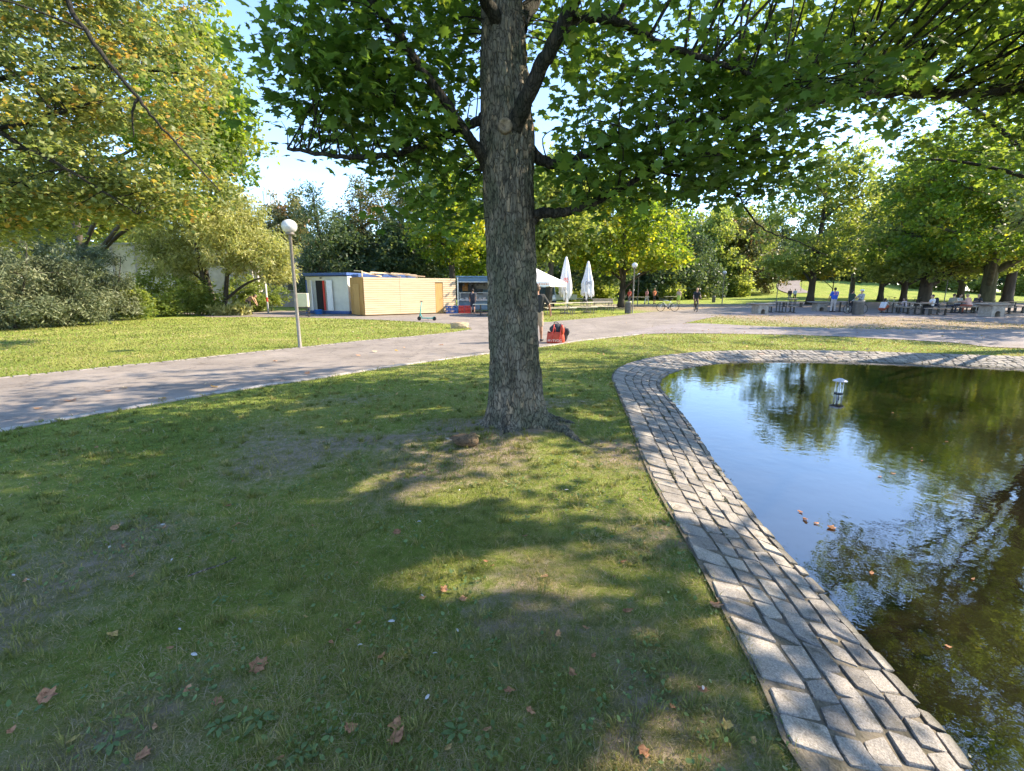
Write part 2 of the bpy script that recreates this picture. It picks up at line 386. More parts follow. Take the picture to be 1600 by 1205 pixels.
idx = np.nonzero(sel)[0]
dmin = np.min(np.hypot(pa[idx, 0:1] - ep[None, :, 0], pa[idx, 1:2] - ep[None, :, 1]), axis=1); near[idx] = dmin < .15
pa = pa[~ins & ~near]
allp = [V3((p.x, p.y)) for p in edge2] + [V3(p) for p in pa]
ne = len(edge2)
vo, _, fo, _, _, _ = geometry.delaunay_2d_cdt(allp, [(i, (i + 1) % ne) for i in range(ne)], [], 0, 1e-4)
vo = np.array([(v.x, v.y) for v in vo]); fo = np.array([f for f in fo if len(f) == 3])
cen = vo[fo].mean(axis=1); fo = fo[~in_poly(cen, [tuple(p) for p in ep])]
a, b, c = vo[fo[:, 0]], vo[fo[:, 1]], vo[fo[:, 2]]
cr = (b[:, 0] - a[:, 0]) * (c[:, 1] - a[:, 1]) - (b[:, 1] - a[:, 1]) * (c[:, 0] - a[:, 0])
fo[cr < 0] = fo[cr < 0][:, ::-1]
gm, N, L, out = nodes('lawn_ground')
tc = N('TexCoord'); at = N('Attribute'); at.attribute_name = 'tint'
n1 = N('TexNoise'); n1.inputs['Scale'].default_value = .55; n1.inputs['Detail'].default_value = 9; n1.inputs['Roughness'].default_value = .62; L(tc.outputs['Object'], n1.inputs['Vector'])
n2 = N('TexNoise'); n2.inputs['Scale'].default_value = 9; n2.inputs['Detail'].default_value = 8; n2.inputs['Roughness'].default_value = .75; L(tc.outputs['Object'], n2.inputs['Vector'])
n3 = N('TexNoise'); n3.inputs['Scale'].default_value = 120; n3.inputs['Detail'].default_value = 4; n3.inputs['Roughness'].default_value = .8; L(tc.outputs['Object'], n3.inputs['Vector'])
r1 = ramp(N, [(.30, (.15, .20, .036)), (.47, (.20, .25, .048)), (.60, (.26, .28, .07)), (.74, (.31, .28, .12))]); L(n1.outputs['Fac'], r1.inputs['Fac'])
r2 = ramp(N, [(.3, (.55, .6, .5)), (.5, (1, 1, 1)), (.72, (1.6, 1.45, 1.3))]); L(n2.outputs['Fac'], r2.inputs['Fac'])
m1 = N('Mix', data_type='RGBA', blend_type='MULTIPLY'); m1.inputs[0].default_value = 1; L(r1.outputs['Color'], m1.inputs[6]); L(r2.outputs['Color'], m1.inputs[7])
r3 = ramp(N, [(.3, (.45, .5, .4)), (.7, (1.5, 1.5, 1.4))]); L(n3.outputs['Fac'], r3.inputs['Fac'])
m2 = N('Mix', data_type='RGBA', blend_type='MULTIPLY'); m2.inputs[0].default_value = .8; L(m1.outputs[2], m2.inputs[6]); L(r3.outputs['Color'], m2.inputs[7])
rd = ramp(N, [(.3, (.16, .115, .075)), (.5, (.30, .23, .17)), (.7, (.40, .33, .26))]); L(n2.outputs['Fac'], rd.inputs['Fac'])
mb0 = N('Math', operation='MULTIPLY_ADD'); L(n3.outputs['Fac'], mb0.inputs[0]); mb0.inputs[1].default_value = .6; L(n2.outputs['Fac'], mb0.inputs[2])
mb1 = N('Math', operation='SUBTRACT'); L(mb0.outputs[0], mb1.inputs[0]); mb1.inputs[1].default_value = .3
ma = N('Math', operation='ADD'); L(at.outputs['Fac'], ma.inputs[0]); L(mb1.outputs[0], ma.inputs[1])
ra = ramp(N, [(.72, (0, 0, 0)), (1.0, (1, 1, 1))]); L(ma.outputs[0], ra.inputs['Fac'])
m3 = N('Mix', data_type='RGBA'); L(ra.outputs['Color'], m3.inputs[0]); L(m2.outputs[2], m3.inputs[6]); L(rd.outputs['Color'], m3.inputs[7])
b = N('BsdfPrincipled'); b.inputs['Roughness'].default_value = .95; b.inputs['Specular IOR Level'].default_value = .1
L(m3.outputs[2], b.inputs['Base Color'])
bp = N('Bump'); bp.inputs['Strength'].default_value = .9; bp.inputs['Distance'].default_value = .03; L(n3.outputs['Fac'], bp.inputs['Height']); L(bp.outputs['Normal'], b.inputs['Normal'])
L(b.outputs['BSDF'], out.inputs['Surface'])
V = np.column_stack([vo, height(vo[:, 0], vo[:, 1])])
o = npmesh('ground', V, fo, gm, tint=dirt(vo[:, 0], vo[:, 1]), smooth=True); tag(o, kind='structure')

# ---- asphalt, gravel
def sheet(name, poly, z, mat):
    vs, _, fs, _, _, _ = geometry.delaunay_2d_cdt([V3(p) for p in poly], [], [list(range(len(poly)))], 1, 1e-5)
    o = npmesh(name, [(v.x, v.y, z) for v in vs], np.array([f if geometry.area_tri(*[vs[i].to_3d() for i in f]) >= 0 else f for f in fs if len(f) == 3]), mat)
    me = o.data
    if me.polygons[0].normal.z < 0: me.flip_normals()
    return tag(o, kind='structure')
def asphalt(name, lo, hi, spot):
    m, N, L, out = nodes(name)
    tc = N('TexCoord')
    a = N('TexNoise'); a.inputs['Scale'].default_value = .7; a.inputs['Detail'].default_value = 7; L(tc.outputs['Object'], a.inputs['Vector'])
    f = N('TexNoise'); f.inputs['Scale'].default_value = 90; f.inputs['Detail'].default_value = 4; f.inputs['Roughness'].default_value = .8; L(tc.outputs['Object'], f.inputs['Vector'])
    r = ramp(N, [(.3, lo), (.7, hi)]); L(a.outputs['Fac'], r.inputs['Fac'])
    r2 = ramp(N, [(.3, (.66, .66, .66)), (.62, (1.1, 1.1, 1.1)), (.78, spot)]); L(f.outputs['Fac'], r2.inputs['Fac'])
    s1 = N('TexNoise'); s1.inputs['Scale'].default_value = 3.1; s1.inputs['Detail'].default_value = 9; s1.inputs['Roughness'].default_value = .75; L(tc.outputs['Object'], s1.inputs['Vector'])
    rs = ramp(N, [(.34, (.62, .60, .58)), (.46, (1, 1, 1)), (.66, (1.16, 1.14, 1.10))]); L(s1.outputs['Fac'], rs.inputs['Fac'])
    wn = N('Mix', data_type='RGBA', blend_type='LINEAR_LIGHT'); wn.inputs[0].default_value = .35; L(tc.outputs['Object'], wn.inputs[6]); L(s1.outputs['Color'], wn.inputs[7])
    vc = N('TexVoronoi', feature='DISTANCE_TO_EDGE'); vc.inputs['Scale'].default_value = .42; L(wn.outputs[2], vc.inputs['Vector'])
    rk = ramp(N, [(.0, (.42, .40, .38)), (.006, (1, 1, 1))]); L(vc.outputs['Distance'], rk.inputs['Fac'])
    m0 = N('Mix', data_type='RGBA', blend_type='MULTIPLY'); m0.inputs[0].default_value = 1; L(rs.outputs['Color'], m0.inputs[6]); L(rk.outputs['Color'], m0.inputs[7])
    mm = N('Mix', data_type='RGBA', blend_type='MULTIPLY'); mm.inputs[0].default_value = 1; m1 = N('Mix', data_type='RGBA', blend_type='MULTIPLY'); m1.inputs[0].default_value = 1; L(r.outputs['Color'], m1.inputs[6]); L(m0.outputs[2], m1.inputs[7]); L(m1.outputs[2], mm.inputs[6]); L(r2.outputs['Color'], mm.inputs[7])
    b = N('BsdfPrincipled'); b.inputs['Roughness'].default_value = .85; b.inputs['Specular IOR Level'].default_value = .25; L(mm.outputs[2], b.inputs['Base Color'])
    bp = N('Bump'); bp.inputs['Strength'].default_value = .4; bp.inputs['Distance'].default_value = .01; L(f.outputs['Fac'], bp.inputs['Height']); L(bp.outputs['Normal'], b.inputs['Normal'])
    L(b.outputs['BSDF'], out.inputs['Surface']); return m
M['asphalt'] = asphalt('park_asphalt', (.19, .162, .138), (.28, .242, .21), (1.5, 1.5, 1.5))
M['gravel'] = asphalt('pinkish_gravel', (.20, .165, .155), (.29, .245, .23), (1.5, 1.45, 1.4))
M['gravel2'] = asphalt('pale_gravel_path', (.20, .17, .158), (.28, .245, .23), (1.6, 1.55, 1.5))
sheet('path', P_MAIN, .006, M['asphalt'])
sheet('plaza', P_PL, .010, M['gravel'])
sheet('gravel_path', P_2, .014, M['gravel2'])
# far hill path, lies on the slope
hp = [V3((56, 93, 0)), V3((58, 100, 0)), V3((62, 108, 0)), V3((67, 116, 0)), V3((70, 122, 0))]
hv = []; hf = []
H = catmull(hp, 6)
for i, p in enumerate(H):
    t = (H[min(i + 1, len(H) - 1)] - H[max(i - 1, 0)]).normalized(); s = V3((t.y, -t.x, 0))
    for k in (-2.2, 2.2):
        q = p + s * k; hv.append((q.x, q.y, hz(q.x, q.y) + .12))
hf = [(2 * i, 2 * i + 1, 2 * i + 3, 2 * i + 2) for i in range(len(H) - 1)]
tag(npmesh('hill_path', hv, hf, M['gravel2']), kind='structure')
# ground slit of grass the paths leave, kerb strips along the asphalt
def strip(name, line, w, h, stone, gap, mat, side):
    mb = MB(); L = resample_open(line, stone)
    for i in range(len(L) - 1):
        a, b2 = L[i], L[i + 1]; d = (b2 - a); ln = d.length
        if ln < stone * .5: continue
        t = d / ln; s = V3((t.y, -t.x, 0)) * side
        j = random.uniform(-.006, .006)
        c = (a + b2) / 2 + s * (w / 2 + j); c.z = h / 2 - .03 + random.uniform(-.004, .004)
        mb.box(c, (ln - gap, w, h + .06), math.atan2(t.y, t.x))
    return tag(mb.build(name, mat, bevel=.008), kind='structure')
def resample_open(L, step):
    out = [L[0]]; acc = 0
    for i in range(len(L) - 1):
        a, b = L[i], L[i + 1]; d = (b - a).length; pos = step - acc
        while pos <= d: out.append(a + (b - a) * (pos / d)); pos += step
        acc = d - (pos - step)
    return out
M['kerb'] = pm('kerb_stone', (.33, .295, .26), .85, var=.5, scale=4, bump=.3)
M['kerb_dark'] = pm('kerb_stone_old', (.24, .21, .19), .9, var=.45, scale=3, bump=.3)
strip('kerb', NEAR, .13, .022, .5, .012, M['kerb'], 1)
strip('far_kerb', FAR, .12, .018, .24, .03, M['kerb_dark'], -1)

# ---- cobbled bank round the pond
def cobble_mat():
    m, N, L, out = nodes('granite_setts')
    tc = N('TexCoord'); at = N('Attribute'); at.attribute_name = 'tint'
    r = ramp(N, [(0, (.17, .155, .142)), (.35, (.25, .23, .21)), (.6, (.305, .275, .245)), (.85, (.37, .335, .29)), (1, (.31, .24, .195))]); L(at.outputs['Fac'], r.inputs['Fac'])
    f = N('TexNoise'); f.inputs['Scale'].default_value = 130; f.inputs['Detail'].default_value = 4; L(tc.outputs['Object'], f.inputs['Vector'])
    g = N('TexNoise'); g.inputs['Scale'].default_value = 9; g.inputs['Detail'].default_value = 8; g.inputs['Roughness'].default_value = .7; L(tc.outputs['Object'], g.inputs['Vector'])
    r2 = ramp(N, [(.3, (.62, .6, .58)), (.7, (1.25, 1.25, 1.25))]); L(f.outputs['Fac'], r2.inputs['Fac'])
    r3 = ramp(N, [(.30, (.34, .34, .29)), (.42, (.8, .79, .76)), (.5, (1, 1, 1)), (.7, (1.12, 1.1, 1.05))]); L(g.outputs['Fac'], r3.inputs['Fac'])
    a = N('Mix', data_type='RGBA', blend_type='MULTIPLY'); a.inputs[0].default_value = 1; L(r.outputs['Color'], a.inputs[6]); L(r2.outputs['Color'], a.inputs[7])
    c = N('Mix', data_type='RGBA', blend_type='MULTIPLY'); c.inputs[0].default_value = 1; L(a.outputs[2], c.inputs[6]); L(r3.outputs['Color'], c.inputs[7])
    sx = N('SeparateXYZ'); L(tc.outputs['Object'], sx.inputs['Vector'])
    wz = N('MapRange'); L(sx.outputs['Z'], wz.inputs['Value']); wz.inputs[1].default_value = -.165; wz.inputs[2].default_value = -.135; wz.inputs[3].default_value = 1; wz.inputs[4].default_value = 0
    al = N('Mix', data_type='RGBA'); L(wz.outputs[0], al.inputs[0]); L(c.outputs[2], al.inputs[6]); al.inputs[7].default_value = (.035, .035, .02, 1)   # algae line at the water
    b = N('BsdfPrincipled'); b.inputs['Roughness'].default_value = .8; b.inputs['Specular IOR Level'].default_value = .3; L(al.outputs[2], b.inputs['Base Color'])
    ad = N('Math', operation='MULTIPLY_ADD'); L(g.outputs['Fac'], ad.inputs[0]); ad.inputs[1].default_value = 1.6; L(f.outputs['Fac'], ad.inputs[2])
    bp = N('Bump'); bp.inputs['Strength'].default_value = .55; bp.inputs['Distance'].default_value = .012; L(ad.outputs[0], bp.inputs['Height']); L(bp.outputs['Normal'], b.inputs['Normal'])
    L(b.outputs['BSDF'], out.inputs['Surface']); return m
M['sett'] = cobble_mat()
M['mortar'] = pm('joint_soil', (.185, .155, .12), .95, var=.5, scale=9, bump=.6, bscale=60, col2=(.06, .055, .035))
WATER_Z = -.16
nP = len(POND); per = nP * .12
def bank(s, t):                             # s metres along, t 0..1.25 across -> point on the bank
    f = (s / .12) % nP; i = int(f); u = f - i
    A = POND[i] * (1 - u) + POND[(i + 1) % nP] * u; B = INNER[i] * (1 - u) + INNER[(i + 1) % nP] * u
    p = A + (B - A) * t; p.z = .012 - .185 * t - .03 * max(0, t - .9) * 8
    return p
mv = []; mf = []
TT = [-.03, .15, .35, .55, .75, .95, 1.15, 1.4]
for i in range(nP):
    for t in TT: q = bank(i * .12, t); q.z -= .002; mv.append(q)
nt_ = len(TT)
mf = [(i * nt_ + j, ((i + 1) % nP) * nt_ + j, ((i + 1) % nP) * nt_ + j + 1, i * nt_ + j + 1) for i in range(nP) for j in range(nt_ - 1)]
o = npmesh('pond_bank', mv, np.array(mf)[:, ::-1], M['mortar'], smooth=True); tag(o, kind='structure')
if o.data.polygons[3].normal.z < 0: o.data.flip_normals()
SV, SF, ST = [], [], []
rows = [(0.0, .225, .165), (.243, .385, .17), (.403, .54, .16), (.558, .69, .165), (.708, .84, .16), (.858, .985, .165), (1.0, 1.16, .17)]
for ri, (t0, t1, ln) in enumerate(rows):
    s = random.uniform(0, .1)
    while s < per - ln:
        l2 = ln * random.uniform(.72, 1.32); g = .006 + random.uniform(0, .006)
        if ri == 0: l2 = ln * random.uniform(.8, 1.2)
        tw = random.uniform(-.018, .018); sk = random.uniform(-.022, .022)
        jt = [random.uniform(-.022, .022) for _ in range(8)]
        lift = random.uniform(-.005, .006); tl0, tl1 = random.gauss(0, .018), random.gauss(0, .016); tint = min(1, max(0, random.gauss(.45, .22)))
        base = len(SV)
        a0, a1 = s + g, s + l2 - g; tA, tB = t0 + tw * .3, t1 + tw * .3
        cs = [(a0 + jt[0] + sk, tA + jt[1] * .5), (a1 + jt[2] + sk, tA + jt[3] * .5), (a1 + jt[4] - sk, tB + jt[5] * .5), (a0 + jt[6] - sk, tB + jt[7] * .5)]
        cs = [(min(max(x, s - .012), s + l2 + .012), y) for x, y in cs]
        def ring(ins, dz):
            r = []
            cx = sum(p[0] for p in cs) / 4; cy = sum(p[1] for p in cs) / 4
            for k in range(4):
                p, q = cs[k], cs[(k + 1) % 4]
                for u in (.045, .5, .955):
                    x = p[0] + (q[0] - p[0]) * u; y = p[1] + (q[1] - p[1]) * u
                    bow = .006 if u == .5 else 0
                    x = cx + (x - cx) * (1 - ins + bow); y = cy + (y - cy) * (1 - ins + bow)
                    v = bank(x, y); v.z += dz + lift + (tl0 * (x - cx) + tl1 * (y - cy) * .8 if dz > 0 else 0); r.append(v)
            return r
        SV += ring(0, -.02) + ring(.014, .003) + ring(.055, .0085) + ring(.6, .0098)
        v = bank((a0 + a1) / 2, (tA + tB) / 2); v.z += .0098 + lift; SV.append(v)
        for q in range(3):
            for k in range(12): SF.append((base + q * 12 + k, base + q * 12 + (k + 1) % 12, base + (q + 1) * 12 + (k + 1) % 12, base + (q + 1) * 12 + k))
        for k in range(12): SF.append((base + 36 + k, base + 36 + (k + 1) % 12, base + 48, base + 48))
        ST += [tint] * 49
        s += l2
me = bpy.data.meshes.new('cobbled_edge'); me.from_pydata([tuple(v) for v in SV], [], [f if f[2] != f[3] else f[:3] for f in SF]); me.update()
at = me.attributes.new('tint', 'FLOAT', 'POINT'); at.data.foreach_set('value', np.array(ST, np.float32))
me.materials.append(M['sett']); me.polygons.foreach_set('use_smooth', [True] * len(me.polygons))
me.set_sharp_from_angle(angle=R(42))
o = bpy.data.objects.new('cobbled_edge', me); C.objects.link(o); tag(o, kind='structure')
if me.polygons[40].normal.z < 0: me.flip_normals()

# ---- water
m, N, L, out = nodes('pond_water')
b = N('BsdfPrincipled'); b.inputs['Base Color'].default_value = (.05, .042, .022, 1); b.inputs['Roughness'].default_value = .02; b.inputs['IOR'].default_value = 2.3
b.inputs['Specular IOR Level'].default_value = .5
tc = N('TexCoord'); mp = N('Mapping'); mp.inputs['Scale'].default_value = (1, 1, 1); L(tc.outputs['Object'], mp.inputs['Vector'])
w1 = N('TexNoise'); w1.inputs['Scale'].default_value = 2.6; w1.inputs['Detail'].default_value = 3; L(mp.outputs['Vector'], w1.inputs['Vector'])
w2 = N('TexNoise'); w2.inputs['Scale'].default_value = 11; w2.inputs['Detail'].default_value = 3; L(mp.outputs['Vector'], w2.inputs['Vector'])
wm = N('Math', operation='MULTIPLY_ADD'); L(w2.outputs['Fac'], wm.inputs[0]); wm.inputs[1].default_value = .35; L(w1.outputs['Fac'], wm.inputs[2])
bp = N('Bump'); bp.inputs['Strength'].default_value = .06; bp.inputs['Distance'].default_value = .04; L(wm.outputs[0], bp.inputs['Height']); L(bp.outputs['Normal'], b.inputs['Normal'])
cn = N('TexNoise'); cn.inputs['Scale'].default_value = 1.4; cn.inputs['Detail'].default_value = 7; L(tc.outputs['Object'], cn.inputs['Vector'])
cr_ = ramp(N, [(.35, (.006, .006, .003)), (.65, (.014, .012, .006))]); L(cn.outputs['Fac'], cr_.inputs['Fac']); L(cr_.outputs['Color'], b.inputs['Base Color'])
L(b.outputs['BSDF'], out.inputs['Surface'])
wl = offset_loop(POND, lambda p: .3)[::3]
sheet('water', [(p.x, p.y) for p in wl], WATER_Z, m)

# ---- grass blades near the camera, thinning with distance
def in_any(P):
    q = P + .16 * np.column_stack([vn(P[:, 0], P[:, 1], 1, 5) - .5, vn(P[:, 0], P[:, 1], 9, 5) - .5]) + rng.normal(0, .025, P.shape)
    return in_poly(P + .4 * (q - P), POND_POLY) | in_poly(q, P_MAIN) | in_poly(q, P_2) | in_poly(q, P_PL)
def blades(n, r0, r1, powr, hgt, wid, seed):
    r = (r0 ** (1 - powr) + rng.random(n) * (r1 ** (1 - powr) - r0 ** (1 - powr))) ** (1 / (1 - powr))
    th = rng.uniform(-1, 1, n) * np.where(r < 9, R(88), R(58))
    P = np.column_stack([r * np.sin(th), r * np.cos(th)])
    k = ~in_any(P) & (np.hypot(P[:, 0] - TREE.x, P[:, 1] - TREE.y) > .36)
    dd = dirt(P[:, 0], P[:, 1], .45) + .45 * (vn(P[:, 0], P[:, 1], 3, 1.9) - .5) + .35 * (vn(P[:, 0], P[:, 1], 5, 7) - .5)
    k &= rng.random(n) > np.clip((dd - .22) * 2.6, 0, .93)
    patch = vn(P[:, 0], P[:, 1], 1, .9) * .6 + vn(P[:, 0], P[:, 1], 2, 3.1) * .4
    k &= (rng.random(n) < .35 + 1.3 * (1 - patch))
    P, r, patch = P[k], r[k], patch[k]; n = len(P)
    lod = np.clip(r / 3.0, .7, 9)
    h = hgt * rng.uniform(.45, 1.3, n) * np.where(rng.random(n) < .06, 1.7, 1) * (.7 + .7 * vn(P[:, 0], P[:, 1], 8, 5.0)) * (1 + .12 * (lod - 1)); w = wid * lod * rng.uniform(.7, 1.3, n)
    straw = rng.random(n) < np.clip(.13 + .9 * (patch - .42) + .16 * np.clip((P[:, 0] + 3) / 3, 0, 1) + .12 * (r < 4), .06, .55)
    yaw = rng.uniform(0, 2 * math.pi, n); lean = np.where(straw, rng.uniform(.9, 2.4, n), rng.uniform(.15, 1.1, n))
    la = rng.uniform(0, 2 * math.pi, n)
    z = height(P[:, 0], P[:, 1]) - .004
    dx, dy = np.cos(yaw) * w / 2, np.sin(yaw) * w / 2
    tip = np.column_stack([P[:, 0] + np.cos(la) * lean * h, P[:, 1] + np.sin(la) * lean * h, z + h * np.where(straw, .55, 1)])
    mid = np.column_stack([P[:, 0] + np.cos(la) * lean * h * .35, P[:, 1] + np.sin(la) * lean * h * .35, z + h * np.where(straw, .35, .62)])
    Vv = np.empty((n, 5, 3))
    Vv[:, 0] = np.column_stack([P[:, 0] - dx, P[:, 1] - dy, z]); Vv[:, 1] = np.column_stack([P[:, 0] + dx, P[:, 1] + dy, z])
    Vv[:, 2] = mid + np.column_stack([dx, dy, 0 * dx]) * .8; Vv[:, 3] = mid - np.column_stack([dx, dy, 0 * dx]) * .8; Vv[:, 4] = tip
    K = np.array([(0, 1, 2), (0, 2, 3), (3, 2, 4)])[None] + (np.arange(n) * 5)[:, None, None]
    t = np.where(straw, rng.uniform(.62, 1, n), np.clip(.12 + .75 * (patch - .25) + .16 * np.clip((P[:, 0] + 3.5) / 3, 0, 1) + .08 * (r < 4) + .10 * np.clip((r - 9) / 5, 0, 1) + rng.normal(0, .15, n), 0, .75))  # far blades tinted brighter to make up for their self-shadowing
    return Vv.reshape(-1, 3), K.reshape(-1, 3), np.repeat(t, 5)
A = blades(880000, .5, 34, 1.2, .026, .0032, 1)
# longer tufts standing out of the mown lawn
nt0 = 1500
r = 1.0 + 8.0 * rng.random(nt0) ** 1.1; th = rng.uniform(-R(56), R(56), nt0)
Q = np.column_stack([r * np.sin(th), r * np.cos(th)]); Q = Q[~in_any(Q) & (np.hypot(Q[:, 0] - TREE.x, Q[:, 1] - TREE.y) > .3)]
Q = np.repeat(Q, 22, 0); n = len(Q); an = rng.uniform(0, 6.283, n); rd_ = .035 * rng.random(n) ** .6
B0 = np.column_stack([Q[:, 0] + np.cos(an) * rd_, Q[:, 1] + np.sin(an) * rd_, height(Q[:, 0], Q[:, 1]) - .004])
hh = rng.uniform(.02, .06, n); ln_ = rng.uniform(.25, 1.2, n); ww = .0042 * np.clip(np.hypot(Q[:, 0], Q[:, 1]) / 3, .7, 2.5)
d_ = np.column_stack([np.cos(an), np.sin(an), 0 * an]); s_ = np.column_stack([-np.sin(an), np.cos(an), 0 * an]) * ww[:, None] / 2
up_ = np.array([0, 0, 1.0])[None]
TV = np.stack([B0 - s_, B0 + s_, B0 + d_ * (hh * ln_ * .4)[:, None] + up_ * (hh * .7)[:, None] + s_ * .8, B0 + d_ * (hh * ln_ * .4)[:, None] + up_ * (hh * .7)[:, None] - s_ * .8, B0 + d_ * (hh * ln_ * 1.1)[:, None] + up_ * hh[:, None]], 1)
TK = np.array([(0, 1, 2), (0, 2, 3), (3, 2, 4)])[None] + (np.arange(n) * 5)[:, None, None] + len(A[0])
tt = np.repeat(np.repeat(rng.uniform(.05, .6, n // 22 + 1), 22)[:n] + rng.normal(0, .06, n), 5)
A = (np.concatenate([A[0], TV.reshape(-1, 3)]), np.concatenate([A[1], TK.reshape(-1, 3)]), np.concatenate([A[2], tt]))
o = npmesh('grass', A[0], A[1], M['grass_blade'], tint=A[2]); tag(o, kind='stuff')

# clover and plantain leaves between the blades
n0 = 260; r = 1.1 + 6.5 * rng.random(n0); th = rng.uniform(-R(55), R(55), n0); Q = np.column_stack([r * np.sin(th), r * np.cos(th)])
Q = np.repeat(Q, 24, 0) + rng.normal(0, .085, (n0 * 24, 2)); Q = Q[~in_any(Q) & (np.hypot(Q[:, 0] - TREE.x, Q[:, 1] - TREE.y) > .4)]
Vc, Kc, tv = leaf_arrays(np.column_stack([Q, height(Q[:, 0], Q[:, 1]) + rng.uniform(.008, .028, len(Q))]), .026, OVAL, 1.0, .45)
o = npmesh('clover', Vc, Kc, M['weed'], tint=np.repeat(rng.random(len(Q)), tv)); tag(o, kind='stuff')

# moss and washed up dirt in the joints of the bank
mp_ = []
for i in range(150):
    s0 = random.uniform(0, per); t0 = random.choice([.23, .39, .55, .7, .85, .98]) + random.uniform(-.02, .02)
    p0 = bank(s0, t0)
    if p0.y > 9: continue
    L0_ = random.uniform(.03, .12)
    for k in range(90):
        q = bank(s0 + random.gauss(0, L0_), t0 + random.gauss(0, .014)); q.z += random.uniform(.004, .022); mp_.append(tuple(q))
Vm, Km, tv = leaf_arrays(np.array(mp_), .013, OVAL, 1.0, .9)
M['moss'] = leafmat('moss', [(0, (.02, .022, .012)), (.5, (.05, .055, .02)), (1, (.10, .10, .035))], .1)
o = npmesh('moss', Vm, Km, M['moss'], tint=np.repeat(rng.random(len(mp_)), tv)); tag(o, kind='stuff')
# ================================================================== TREES
# gaps cut into the crowns so that the sun comes through onto the ground (ground x, y, radii, turn)
LIT = []
def lit_px(x0, y0, x1, y1, wid, wob=0):
    a, b2 = G(x0, y0), G(x1, y1); d = b2 - a
    LIT.append(((a.x + b2.x) / 2, (a.y + b2.y) / 2, d.length / 2, wid, math.atan2(d.y, d.x)))
lit_px(570, 905, 790, 912, .17); lit_px(800, 890, 1090, 912, .22); lit_px(560, 930, 640, 905, .12)
lit_px(860, 712, 1030, 780, .26); lit_px(630, 775, 840, 760, .20); lit_px(540, 770, 620, 735, .12); lit_px(930, 735, 1040, 790, .2)
lit_px(600, 650, 690, 640, .14); lit_px(870, 648, 945, 655, .16); lit_px(1100, 730, 1160, 790, .2)
lit_px(900, 528, 1120, 541, .42); lit_px(620, 568, 760, 560, .30); lit_px(240, 588, 560, 566, .22); lit_px(80, 606, 240, 592, .18); lit_px(520, 590, 640, 578, .14); lit_px(300, 612, 370, 600, .1)
lit_px(560, 545, 750, 528, .45); lit_px(1130, 532, 1260, 534, .4)
LIT = np.array(LIT); LIT[:, 2:4] *= 1.08
LAWN_LIT = [tuple(G(x, y)[:2]) for x, y in ((-150, 575), (150, 566), (420, 545), (560, 530), (740, 512), (560, 495), (300, 490), (0, 500), (-250, 530))]
KIOSK_LIT = [(-16, 29), (-7.6, 29), (-7.0, 34.5), (-16, 35)]
def sun_keep(P, soft=.25):
    """False for leaves that would shade one of the sunlit patches"""
    t = P[:, 2] / SUN.z
    x = P[:, 0] - SUN.x * t; y = P[:, 1] - SUN.y * t
    wob = (vn(x, y, 1.0, 2.2) - .5) * .9 + (vn(x, y, 4.0, 6.5) - .5) * .6
    keep = np.ones(len(P), bool)
    for cx, cy, ra, rb, an in LIT:
        dx, dy = x - cx, y - cy
        u = (dx * math.cos(an) + dy * math.sin(an)) / ra; v = (-dx * math.sin(an) + dy * math.cos(an)) / rb
        keep &= ~((u * u + v * v) ** .5 + wob * .8 < 1.12)
    q = np.column_stack([x, y])
    keep &= ~in_poly(q, LAWN_LIT) & ~in_poly(q, KIOSK_LIT)
    return keep

